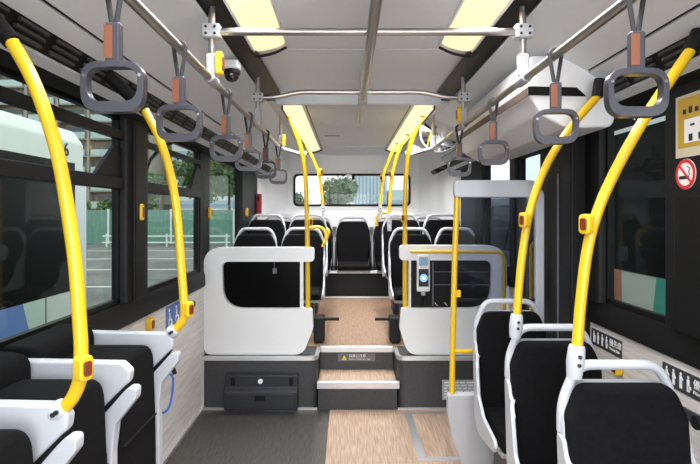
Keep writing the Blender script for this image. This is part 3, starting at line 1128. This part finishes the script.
# ================================================================== GLASS SCREEN by the door
t = thing('glass_screen', 'glass screen with white frame and yellow pole in front of the middle door', 'screen', (.8, 2.95, 0))
YS = 2.95
bm = B()
o = [(.535, 1.575), (.96, 1.575), (1.005, 1.53), (1.005, .45), (1.055, .45), (1.055, 1.60), (1.00, 1.675), (.535, 1.675)]
prism(bm, rpoly(o, [.03, .03, .04, 0, 0, .06, .06, .035], 4), 'XZ', YS - .022, YS + .022)
mk('frame', bm, 'seat_white', t, bevel=.008)
mk('pane', box(B(), .56, 1.004, YS - .003, YS + .003, .985, 1.575), 'clear', t, smooth=False)
mk('bottom_edge', box(B(), .545, 1.01, YS - .006, YS + .006, .975, .99), 'black', t)
bm = B()
tube(bm, [at(457, 196, YS), at(455, 250, YS), at(453, 330, YS), at(452, 393, YS)], .0165, 14)
mk('pole', bm, 'yellow', t)
bm = B()
tube(bm, [at(454, 351, YS), at(520, 352, YS)], .013, 12)
mk('cross_rail', bm, 'yellow', t)
bm = B()
o = [at(447, 393, YS), at(447, 415, YS), at(452, 440, YS), at(464, 470, YS)]
pts = [(p.x, p.z) for p in o] + [(1.10, .0), (1.10, at(447, 393, YS).z)]
prism(bm, rpoly(pts, [.02, .03, .05, .03, 0, 0], 4), 'XZ', YS - .03, YS + .03)
mk('skirt', bm, 'grey_white', t, bevel=.010, label='pale grey skirt board')
bm = B()
for zz in (1.02, 1.54):
    box(bm, .548, .575, YS - .01, YS + .01, zz - .02, zz + .02)
mk('pane_clip', bm, 'yellow', t)

# floor hatch -----------------------------------------------------------
t = thing('floor_hatch', 'ramp hatch in the tan floor with metal edges, beside the door', 'hatch', (.7, 3.4, 0))
mk('panel', box(B(), .40, 1.12, 3.10, 3.765, -.001, .004), 'tan_floor', t, smooth=False)
bm = B()
box(bm, .345, .40, 3.05, 3.80, -.001, .006)
mk('side_strip', bm, 'alu', t)
mk('end_strip', box(B(), .40, 1.12, 3.765, 3.80, -.001, .006), 'alu', t)
mk('end_strip', box(B(), .40, 1.12, 3.05, 3.10, -.001, .006), 'alu', t)

# storage box on the left platform front ------------------------------------
t = thing('storage_box', 'slate grey flat storage box fixed low on the left platform front', 'box', (-.72, 3.8, 0))
xa, xb = -.99, -.445
bm = B()
prism(bm, [(3.852, .03), (3.76, .03), (3.76, .165), (3.80, .185), (3.80, .275), (3.852, .285)], 'YZ', xa, xb)
body = mk('body', bm, 'box_grey', t, bevel=.008)
bm = B()
box(bm, xa + .02, xb - .02, 3.752, 3.762, .045, .155)
dr = mk('flap', bm, 'box_grey', t, bevel=.004)
mk('pull', box(B(), -.76, -.68, 3.748, 3.756, .105, .145), 'black', dr, bevel=.003)
for xx in (-.93, -.495):
    mk('latch', box(B(), xx - .014, xx + .014, 3.79, 3.802, .205, .262), 'black', t, bevel=.004)
mk('lock', tube(B(), [(-.725, 3.79, .235), (-.725, 3.802, .235)], .018, 16), 'print_white', t, label='white round lock')

# ================================================================== SMALL FITTINGS
# dome camera
c = Vector((-.645, 2.5, 2.185))
t = thing('dome_camera', 'small black dome camera under the left cove', 'camera', c)
mk('base', box(B(), c.x - .045, c.x + .04, c.y - .04, c.y + .04, c.z - .002, c.z + .045), 'cove', t, bevel=.012)
mk('collar', tube(B(), [(c.x, c.y, c.z - .022), (c.x, c.y, c.z)], .041, 20), 'black_trim', t, bevel=.004)
mk('dome', ball(B(), (c.x, c.y, c.z - .022), .037, 20), 'dome', t)
# convex mirror
c = at(440, 133, 4.16)
t = thing('convex_mirror', 'round convex mirror hung under the right ceiling', 'mirror', c)
n = Vector((-.14, -.97, .10)).normalized()
mxr = n.to_track_quat('Z', 'Y').to_matrix().to_4x4()
bm = B()
R0 = .155
prof = [(R0 * k / 8, .035 * (1 - (k / 8) ** 2)) for k in range(9)]
rings = []
for (r, z) in prof:
    rings.append([bm.verts.new((r * math.cos(2 * PI * i / 32), r * math.sin(2 * PI * i / 32), z)) for i in range(32)] if r > 0 else [bm.verts.new((0, 0, z))])
for i in range(32):
    bm.faces.new((rings[0][0], rings[1][i], rings[1][(i + 1) % 32]))
for a, b in zip(rings[1:], rings[2:]):
    for i in range(32):
        bm.faces.new((a[i], b[i], b[(i + 1) % 32], a[(i + 1) % 32]))
bk = [bm.verts.new((R0 * math.cos(2 * PI * i / 32), R0 * math.sin(2 * PI * i / 32), -.02)) for i in range(32)]
for i in range(32):
    j = (i + 1) % 32
    bm.faces.new((rings[-1][i], bk[i], bk[j], rings[-1][j]))
bm.faces.new(bk)
bm.transform(Matrix.Translation(c) @ mxr)
mk('mirror_face', bm, 'mirror', t)
bm = B()
tube(bm, [Vector((R0 * 1.02 * math.cos(2 * PI * i / 32), R0 * 1.02 * math.sin(2 * PI * i / 32), 0)) for i in range(32)], .008, 8, closed=True)
bm.transform(Matrix.Translation(c) @ mxr)
mk('rim', bm, 'grey_white', t)
mk('bracket', tube(B(), [c - n * .02, Vector((c.x - .02, c.y + .06, 2.29))], .012, 8), 'black', t)
# rear vent
c = at(440, 166, 5.3)
t = thing('air_vent', 'black slanted air vent under the right cove near the rear', 'vent', c)
bm = B()
prism(bm, [(c.x - .07, c.z - .04), (c.x + .09, c.z + .03), (c.x + .11, c.z - .01), (c.x - .04, c.z - .08)], 'XZ', 5.25, 5.5)
mk('housing', bm, 'black', t, bevel=.006)
mk('slot', box(B(), c.x - .02, c.x + .05, 5.243, 5.25, c.z - .03, c.z - .02), 'sign_grey', t)
# red hammer case
c = at(257, 205, 6.0)
t = thing('hammer_case', 'small red case hanging beside the left rear pillar', 'case', (-XW + .06, 6.0, c.z))
mk('case', box(B(), -XW + .034, -XW + .09, 5.96, 6.03, c.z - .13, c.z + .13), 'red_cloth', t, bevel=.01)
mk('clip', box(B(), -XW + .05, -XW + .07, 5.955, 5.965, c.z + .05, c.z + .10), 'black', t)

# wheelchair sign (left wall)
t = thing('wheelchair_sign', 'blue sign with white wheelchair symbols on the left wood panel', 'sign', (-XW, 3.1, .85))
ya, yb, za, zb = 3.08, 3.33, .765, .915
mk('plate', box(B(), -XW, -XW + .003, ya, yb, za, zb), 'blue_sign', t, smooth=False)
for y0 in (3.145, 3.27):
    bm = B()
    X = -XW + .0045
    tube(bm, [(X, y0 + .025 * math.cos(a), za + .05 + .025 * math.sin(a)) for a in [PI * k / 10 * 1.5 + 2.2 for k in range(11)]], .004, 6)
    tube(bm, [(X, y0 - .012, za + .105), (X, y0 - .006, za + .062), (X, y0 + .024, za + .062), (X, y0 + .034, za + .028)], .005, 6)
    ball(bm, (X, y0 - .014, za + .122), .011, 8, (.3, 1, 1))
    mk('symbol', bm, 'print_white', t)
# wheelchair anchor
t = thing('wall_anchor', 'small metal anchor with black knob on the left wood panel', 'anchor', (-XW, 3.36, .86))
mk('base', box(B(), -XW, -XW + .02, 3.40, 3.52, .84, .90), 'alu', t, bevel=.005)
mk('knob', tube(B(), [(-XW + .02, 3.45, .87), (-XW + .065, 3.45, .87)], .022, 12), 'soft_black', t, bevel=.003)

# priority seat signs (right wall)
def figure(bm, X, y, z, h, extra):
    ball(bm, (X, y, z + h * .88), h * .10, 8, (.25, 1, 1))
    w = h * .11
    box(bm, X - .001, X + .001, y - w, y + w, z + h * .36, z + h * .76)
    box(bm, X - .001, X + .001, y - w, y - w * .15, z, z + h * .38)
    box(bm, X - .001, X + .001, y + w * .15, y + w, z, z + h * .38)
    if extra == 0:
        tube(bm, [(X, y - w * 1.9, z), (X, y - w * 1.9, z + h * .5), (X, y - w, z + h * .62)], h * .03, 6)
    elif extra == 1:
        ball(bm, (X, y - w, z + h * .5), h * .12, 8, (.15, 1, 1))
    elif extra == 2:
        ball(bm, (X, y - w * 1.4, z + h * .60), h * .09, 8, (.2, 1, 1))
    elif extra == 3:
        box(bm, X - .001, X + .001, y - w * 2.2, y, z + h * .18, z + h * .36)


def priority_sign(ya, yb, za, zb, label):
    t = thing('priority_sign', label, 'sign', (XW, (ya + yb) / 2, za), 'priority seat signs')
    mk('plate', box(B(), XW - .003, XW, ya, yb, za, zb), 'sign_dark', t, smooth=False)
    X = XW - .0042
    L = yb - ya
    for k in range(4):
        bm = B()
        figure(bm, X, yb - L * (.10 + .145 * k), za + .015, (zb - za) * .72, k)
        mk('pictogram', bm, 'print_white', t)
    bm = B()
    text(bm, '優先席', L * .125, (X, yb - L * .63, za + (zb - za) * .50), (0, -1, 0), (0, 0, 1))
    text(bm, 'Priority Seat', L * .062, (X, yb - L * .63, za + (zb - za) * .22), (0, -1, 0), (0, 0, 1))
    mk('lettering', bm, 'print_white', t)


priority_sign(2.325, 2.612, .818, .899, 'dark priority seat sign beside the second right single seat')
priority_sign(1.735, 2.025, .812, .896, 'dark priority seat sign beside the nearest right single seat')
t = thing('wall_fastener', 'black round fastener on the wood panel below the near priority sign', 'knob', (XW, 1.80, .76))
mk('base', box(B(), XW - .01, XW, 1.72, 1.90, .725, .765), 'sign_dark', t, bevel=.003)
mk('knob', tube(B(), [(XW - .05, 1.77, .755), (XW - .008, 1.77, .755)], .024, 14), 'soft_black', t, bevel=.004)

# poster and no smoking sticker on the right pillar
XP = XW - .0305
t = thing('wall_poster', 'yellow printed poster in a cream border on the right black pillar', 'poster', (XP, 1.73, 1.68))
ya, yb, za, zb = 1.66, 1.895, 1.685, 1.91
mk('sheet', box(B(), XP - .003, XP, ya, yb, za, zb), 'print_cream', t, smooth=False)
mk('print_field', box(B(), XP - .0042, XP - .003, ya + .012, yb - .014, za + .035, zb - .012), 'print_yellow', t, smooth=False)
bm = B()
box(bm, XP - .0050, XP - .0042, ya + .03, yb - .05, za + .05, za + .135)
mk('card', bm, 'print_white', t, smooth=False)
for k in range(3):
    yy = yb - .075 - k * .05
    mk('print_block', box(B(), XP - .0056, XP - .0050, yy - .020, yy, za + .055, za + .08), 'print_black', t, smooth=False)
    mk('print_line', box(B(), XP - .0056, XP - .0050, yy - .030, yy - .008, za + .108, za + .116), 'print_black', t, smooth=False)
bm = B()
for k in range(5):
    box(bm, XP - .0050, XP - .0042, yb - .06 - k * .032, yb - .042 - k * .032, za + .155, za + .172 + .006 * (k % 2))
mk('lettering', bm, 'print_black', t, smooth=False)
t = thing('no_smoking_sticker', 'oval looking no smoking sticker with red ring on the right black pillar', 'sticker', (XP, 1.80, 1.62))
cy, cz = 1.842, 1.624
mk('disc', tube(B(), [(XP - .0025, cy, cz), (XP, cy, cz)], .055, 32), 'print_white', t)
bm = B()
tube(bm, [(XP - .003, cy + .048 * math.cos(2 * PI * k / 32), cz + .048 * math.sin(2 * PI * k / 32)) for k in range(32)], .0015, 6, closed=True, ry=.007, up=(1, 0, 0))
tube(bm, [(XP - .003, cy + .034, cz + .034), (XP - .003, cy - .034, cz - .034)], .0015, 6, ry=.005, up=(1, 0, 0))
mk('red_ring', bm, 'print_red', t)
bm = B()
box(bm, XP - .0035, XP - .0025, cy - .020, cy + .034, cz - .018, cz - .006)
tube(bm, spline([(XP - .003, cy - .026, cz - .004), (XP - .003, cy - .018, cz + .008), (XP - .003, cy - .026, cz + .018), (XP - .003, cy - .010, cz + .028)], 4), .0015, 6)
mk('cigarette', bm, 'print_black', t)

# caution sticker on the step riser
t = thing('caution_sticker', 'grey caution sticker with yellow warning triangle on the upper step riser', 'sticker', (0, 4.16, .28))
YC = 4.1645
mk('plate', box(B(), -.155, .15, YC - .002, YC, .279, .343), 'sign_grey', t, smooth=False)
mk('triangle', prism(B(), [(-.122, .289), (-.082, .289), (-.102, .326)], 'XZ', YC - .003, YC - .002), 'warn', t)
bm = B()
text(bm, '!', .026, (-.1055, YC - .0036, .291), (1, 0, 0), (0, 0, 1), .0003)
mk('mark', bm, 'print_black', t)
bm = B()
text(bm, '段差に注意', .028, (-.065, YC - .0035, .313), (1, 0, 0), (0, 0, 1), .0003)
text(bm, 'Caution: Watch your step', .0165, (-.065, YC - .0035, .291), (1, 0, 0), (0, 0, 1), .0003)
mk('lettering', bm, 'print_white', t)
# notice on the right platform front
t = thing('notice_plate', 'silver notice plate with rows of print on the right platform front', 'sign', (.78, YP, .08))
mk('plate', box(B(), .64, .95, YP - .003, YP, .075, .225), 'notice', t, smooth=False)
bm = B()
for k in range(6):
    z = .205 - k * .022
    x = .655
    while x < .93:
        w = random.uniform(.02, .06)
        box(bm, x, min(x + w, .937), YP - .0037, YP - .003, z - .005, z + .005)
        x += w + .012
mk('lettering', bm, 'print_white', t, smooth=False)

# ================================================================== OUTSIDE
ZG = -.32
struct('ground', box(B(), -90, 40, -15, 130, ZG - .1, ZG), 'asphalt', 'grey asphalt yard outside the bus', 'ground', smooth=False)
for y, x0, x1, w, lab in ((12.6, -14, -4.6, .15, 'white painted line on the asphalt nearest the bus'), (16.5, -16, -5.4, .15, 'second white painted line on the asphalt'),
                          (20.5, -17, -6, .14, 'third white painted line on the asphalt'), (25.0, -20, -6, .14, 'white painted line on the asphalt nearest the fence')):
    bm = B()
    prism(bm, [(x0, y - .5), (x1, y), (x1, y + w), (x0, y - .5 + w)], 'XY', ZG, ZG + .006)
    tag(mk('road_marking', bm, 'line_white', smooth=False), lab, 'road marking', 'painted lines')

# teal corrugated fence
t = thing('boundary_fence', 'teal corrugated fence across the yard outside the left windows', 'fence', (-14, 31, ZG))
bm = B()
x = -26.0
while x < -4.2:
    v = [bm.verts.new(p) for p in ((x, 31, ZG), (x + .12, 31.05, ZG), (x + .24, 31, ZG), (x + .24, 31, 1.72), (x + .12, 31.05, 1.72), (x, 31, 1.72))]
    bm.faces.new((v[0], v[1], v[4], v[5]))
    bm.faces.new((v[1], v[2], v[3], v[4]))
    x += .24
mk('sheet', bm, 'fence', t, smooth=False)
for k in range(12):
    mk('post', box(B(), -26 + k * 1.9, -25.9 + k * 1.9, 30.88, 30.98, ZG, 1.78), 'rail_white', t)
t = thing('guard_rail', 'white guard rail in front of the teal fence', 'guard rail', (-12, 28, ZG))
bm = B()
for z in (.20, .55):
    box(bm, -13.5, -6.5, 27.97, 28.03, ZG + z, ZG + z + .08)
mk('rail', bm, 'rail_white', t)
for k in range(5):
    mk('post', tube(B(), [(-13.3 + k * 1.65, 28.05, ZG), (-13.3 + k * 1.65, 28.05, ZG + .72)], .05, 8), 'rail_white', t)


def tree(c, h, r, label, m='leaf', leaves=1500, trunk_h=None, squash=1.0, group='trees outside', size=.22):
    c = Vector(c)
    t = thing('tree', label, 'tree', c, group)
    th = trunk_h if trunk_h is not None else h * .4
    mk('trunk', tube(B(), [c, c + Vector((.05, 0, th * .6)), c + Vector((0, 0, h * .75))], [r * .07, r * .055, r * .02], 8), 'bark', t)
    bm = B()
    lobes = []
    for k in range(9):
        a = random.uniform(0, 2 * PI)
        d = random.uniform(0, r * .55)
        lobes.append((c + Vector((math.cos(a) * d, math.sin(a) * d, th + (h - th) * random.uniform(.25, .8))), r * random.uniform(.38, .6)))
    lobes.append((c + Vector((0, 0, th + (h - th) * .55)), r * .7))
    for k in range(leaves):
        lc, lr = random.choice(lobes)
        d = Vector((random.gauss(0, 1), random.gauss(0, 1), random.gauss(0, 1))).normalized()
        p = lc + d * lr * random.uniform(.55, 1.0)
        u = Vector((random.gauss(0, 1), random.gauss(0, 1), random.gauss(0, 1))).normalized()
        w = u.orthogonal().normalized()
        s = size * random.uniform(.6, 1.2)
        vs = [bm.verts.new(p + q) for q in (u * s, w * s * .6, -u * s, -w * s * .6)]
        bm.faces.new(vs)
    mk('foliage', bm, m, t, smooth=False)
    return t


tree((-11.6, 39.5, ZG), 6.6, 2.5, 'leafy tree behind the fence, seen between the two left pillars', 'leaf', 2200)
tree((-8.2, 35, ZG), 6.6, 2.2, 'dense tree behind the fence, seen in the left rear window', 'leaf', 2200)
tree((-14.2, 35, ZG), 4.4, 1.7, 'low round tree behind the fence beside the wide black pillar', 'leaf', 1500)
for k, (x, lab) in enumerate(((-20.2, 'clipped shrub behind the fence, left one'), (-17.6, 'clipped shrub behind the fence, beside the black pillar'), (-16.0, 'clipped shrub behind the fence, hidden partly by the pillar'))):
    tree((x, 33.5, ZG), 3.0, .78, lab, 'leaf', 800, .5, group='shrubs along the fence', size=.16)
tree((-.9, 42, ZG), 4.9, 1.9, 'rounded tree in the middle of the rear window', 'leaf_grey', 2600, size=.16)
tree((-4.3, 44, ZG), 3.6, 1.2, 'small tree at the left end of the rear window', 'leaf_grey', 1500, size=.13)
tree((-2.55, 36, ZG), 2.7, .6, 'lowest tree in the rear window, between the two yellow poles', 'leaf_grey', 900, size=.12)

# glass tower behind, low block
t = thing('tower_block', 'pale blue tower with vertical window strips seen in the rear window', 'building', (3.4, 80, ZG))
mk('wall', box(B(), .9, 6.2, 80, 86, ZG, 9.0), 'tower', t, smooth=False)
for k in range(9):
    mk('window_strip', box(B(), 1.15 + k * .56, 1.42 + k * .56, 79.95, 80, 1, 9.0), 'tower_glass', t, smooth=False)
t = thing('low_building', 'low pale building right of the tower in the rear window', 'building', (9, 78, ZG))
mk('wall', box(B(), 6.4, 10.5, 78, 86, ZG, 5.2), 'tower', t, smooth=False)
mk('window_strip', box(B(), 6.8, 10.2, 77.95, 78, 2.4, 3.6), 'tower_glass', t, smooth=False)

# apartment block far left
t = thing('apartment_block', 'tall beige apartment block with rows of balconies outside the left windows', 'building', (-46, 85, ZG))
mk('wall', box(B(), -64, -33, 86.5, 98, ZG, 34), 'apart', t, smooth=False)
for k in range(11):
    z = 2.5 + k * 2.9
    bm = B()
    box(bm, -64, -33, 85.0, 86.5, z - .22, z)
    mk('balcony_slab', bm, 'apart', t, smooth=False)
    bm = B()
    for q in range(6):
        box(bm, -63.6 + q * 5.2, -59.4 + q * 5.2, 84.95, 85.05, z, z + 1.05)
    mk('balcony_front', bm, 'apart_band', t, smooth=False)
    for q in range(6):
        if k < 11:
            bm = B()
            box(bm, -63 + q * 5.2, -60.3 + q * 5.2, 86.45, 86.52, z + .1, z + 2.1)
            mk('balcony_window', bm, 'apart_dark', t, smooth=False)
bm = B()
for q in range(7):
    box(bm, -64.2 + q * 5.2, -63.8 + q * 5.2, 84.9, 86.6, ZG, 34)
mk('party_wall', bm, 'apart', t, smooth=False)
t = thing('office_block', 'pale distant block behind the tree seen in the left rear window', 'building', (-22, 90, ZG))
mk('wall', box(B(), -31, -16, 90, 98, ZG, 17), 'wall_pale', t, smooth=False)
for k in range(5):
    mk('window_strip', box(B(), -30.5, -16.5, 89.95, 90, 2.5 + k * 2.9, 3.9 + k * 2.9), 'tower_glass', t, smooth=False)

# parked buses --------------------------------------------------------------
XB = -3.9
t = thing('parked_bus', 'white parked bus with blue and mint stripes outside the left window', 'bus', (XB, 2, ZG))
bm = B()
prof = rpoly([(XB, ZG + .3), (XB, 2.48), (XB - .14, 2.68), (XB - 2.4, 2.68), (XB - 2.4, ZG + .3)], [0, .1, .12, .15, 0], 4)
prism(bm, prof, 'XZ', -4.0, 7.45)
mk('body', bm, 'bus_white', t, bevel=.12, seg=3)
mk('window_band', box(B(), XB - .02, XB + .006, -3.9, 7.15, .42, 2.19), 'black_gloss', t)
mk('stripe_blue', prism(B(), [(-3.9, ZG + .3), (6.16, ZG + .3), (6.0, .42), (-3.9, .42)], 'YZ', XB - .01, XB + .006), 'bus_blue', t, smooth=False)
mk('stripe_mint', prism(B(), [(6.16, ZG + .3), (6.5, ZG + .3), (6.45, .42), (6.0, .42)], 'YZ', XB - .01, XB + .006), 'bus_mint', t, smooth=False)
bm = B()
box(bm, XB, XB + .008, 6.45, 6.47, ZG + .3, .42)
box(bm, XB, XB + .008, 6.45, 7.3, .0, .012)
mk('panel_seam', bm, 'black_trim', t)
mk('door_post', box(B(), XB - .01, XB + .012, 7.16, 7.46, .0, 2.0), 'cove', t, bevel=.01)
bm = B()
for k in range(4):
    box(bm, XB + .01, XB + .03, 7.08, 7.30, 1.02 - k * .09, 1.07 - k * .09)
mk('vent', bm, 'cove', t)
bm = B()
text(bm, '6', .26, (XB + .012, 6.86, 2.27), (0, 1, 0), (0, 0, 1), .002)
mk('lettering', bm, 'black_trim', t)
for y in (-1.5, 5.0):
    bm = B()
    tube(bm, [(XB - .3, y, ZG + .48), (XB - .01, y, ZG + .48)], .48, 24)
    mk('wheel', bm, 'soft_black', t)

XB2 = 2.62
t = thing('parked_bus', 'dark windowed parked bus with red and teal stripes outside the right window', 'bus', (XB2, 4, ZG))
bm = B()
prof = rpoly([(XB2, ZG + .3), (XB2, 2.55), (XB2 + .12, 2.78), (XB2 + 2.4, 2.78), (XB2 + 2.4, ZG + .3)], [0, .1, .12, .15, 0], 4)
prism(bm, prof, 'XZ', 1.0, 6.2)
mk('body', bm, 'bus_white', t, bevel=.08, seg=3)
mk('window_band', box(B(), XB2 - .006, XB2 + .02, 1.05, 6.1, .93, 2.74), 'black_gloss', t)
mk('silver_strip', box(B(), XB2 - .014, XB2 - .005, 1.05, 6.1, 2.27, 2.31), 'alu', t)
mk('stripe_red', prism(B(), [(4.98, ZG + .3), (6.1, ZG + .3), (6.1, .93), (5.02, .93)], 'YZ', XB2 - .006, XB2 + .01), 'bus_red', t, smooth=False)
mk('stripe_teal', prism(B(), [(1.1, ZG + .3), (4.6, ZG + .3), (4.44, .93), (1.1, .93)], 'YZ', XB2 - .006, XB2 + .01), 'bus_teal', t, smooth=False)
bm = B()
text(bm, 'K', .22, (XB2 - .009, 4.80, 2.36), (0, -1, 0), (0, 0, 1), .002)
mk('lettering', bm, 'print_white', t)
for y in (2.0, 5.4):
    bm = B()
    tube(bm, [(XB2 + .01, y, ZG + .48), (XB2 + .3, y, ZG + .48)], .48, 24)
    mk('wheel', bm, 'soft_black', t)

t = thing('parked_van', 'dark navy parked van outside the middle door on the right', 'van', (2.5, 9, ZG))
bm = B()
prof = rpoly([(2.45, ZG + .25), (2.45, .85), (2.62, 1.78), (2.75, 1.86), (4.0, 1.86), (4.2, .85), (4.2, ZG + .25)], [.05, .05, .1, .1, .15, .1, .05], 4)
prism(bm, prof, 'XZ', 6.3, 12.0)
mk('body', bm, 'navy', t, bevel=.08, seg=3)
for y0, y1 in ((6.6, 8.1), (8.2, 9.8), (9.9, 11.5)):
    bm = B()
    prism(bm, [(2.46, .90), (2.585, 1.62), (2.60, 1.62), (2.475, .90)], 'XZ', y0, y1)
    bmesh.ops.translate(bm, verts=bm.verts, vec=(-.012, 0, 0))
    mk('window', bm, 'black_gloss', t)
for y in (7.3, 11.0):
    mk('wheel', tube(B(), [(2.44, y, ZG + .34), (2.66, y, ZG + .34)], .34, 24), 'soft_black', t)

# ================================================================== LIGHT
wd = bpy.data.worlds.new('sky')
SC.world = wd
wd.use_nodes = True
nt = wd.node_tree
bg = nt.nodes['Background']
sky = nt.nodes.new('ShaderNodeTexSky')
sky.sky_type = 'HOSEK_WILKIE'
sky.turbidity = 8
sky.ground_albedo = .4
sky.sun_direction = Vector((-.3, -.5, .8)).normalized()
mixc = nt.nodes.new('ShaderNodeMix')
mixc.data_type = 'RGBA'
mixc.inputs[0].default_value = .85
mixc.inputs[7].default_value = (.93, .97, 1.0, 1)
nt.links.new(sky.outputs[0], mixc.inputs[6])
nt.links.new(mixc.outputs[2], bg.inputs['Color'])
bg.inputs['Strength'].default_value = 1.65

def lamp(name, loc, rot, sx, sy, power, col=(1, 1, 1), spread=180):
    l = bpy.data.lights.new(name, 'AREA')
    l.shape = 'RECTANGLE'
    l.size, l.size_y = sx, sy
    l.energy = power
    l.color = col
    l.spread = math.radians(spread)
    o = bpy.data.objects.new(name, l)
    o.location = loc
    o.rotation_euler = rot
    COL.objects.link(o)


# the tubes of the four ceiling fixtures, and an added fill lamp behind the camera in place of windscreen daylight
for sx in (-1, 1):
    lamp('ceiling_tube', (sx * .46, 1.25, 2.285), (0, 0, 0), .13, 2.5, 21, (.98, .97, .96), 132)
    lamp('ceiling_tube', (sx * .46, 4.9, 2.22), (0, 0, 0), .13, 2.5, 27, (.98, .97, .96), 132)
lamp('front_fill', (0, -2.3, 1.3), (math.radians(106), 0, 0), 2.2, 1.7, 66, (.95, .98, 1.0))

cam = bpy.data.cameras.new('camera')
cam.sensor_width = 36
cam.lens = F / 700 * 36
cam.shift_x = (350 - VX) / 700
cam.shift_y = -(232 - VY) / 700
cam.clip_start = .02
cam.clip_end = 500
co = bpy.data.objects.new('camera', cam)
co.location = (EX, 0, EZ)
co.rotation_euler = (PI / 2, 0, 0)
COL.objects.link(co)
SC.camera = co

SC.view_settings.view_transform = 'Standard'
SC.view_settings.look = 'None'
SC.view_settings.gamma = 1
SC.view_settings.exposure = 0.5
try:
    SC.cycles.use_denoising = True
    SC.cycles.max_bounces = 8
    SC.cycles.transparent_max_bounces = 16
    SC.cycles.sample_clamp_indirect = 6
except Exception:
    pass
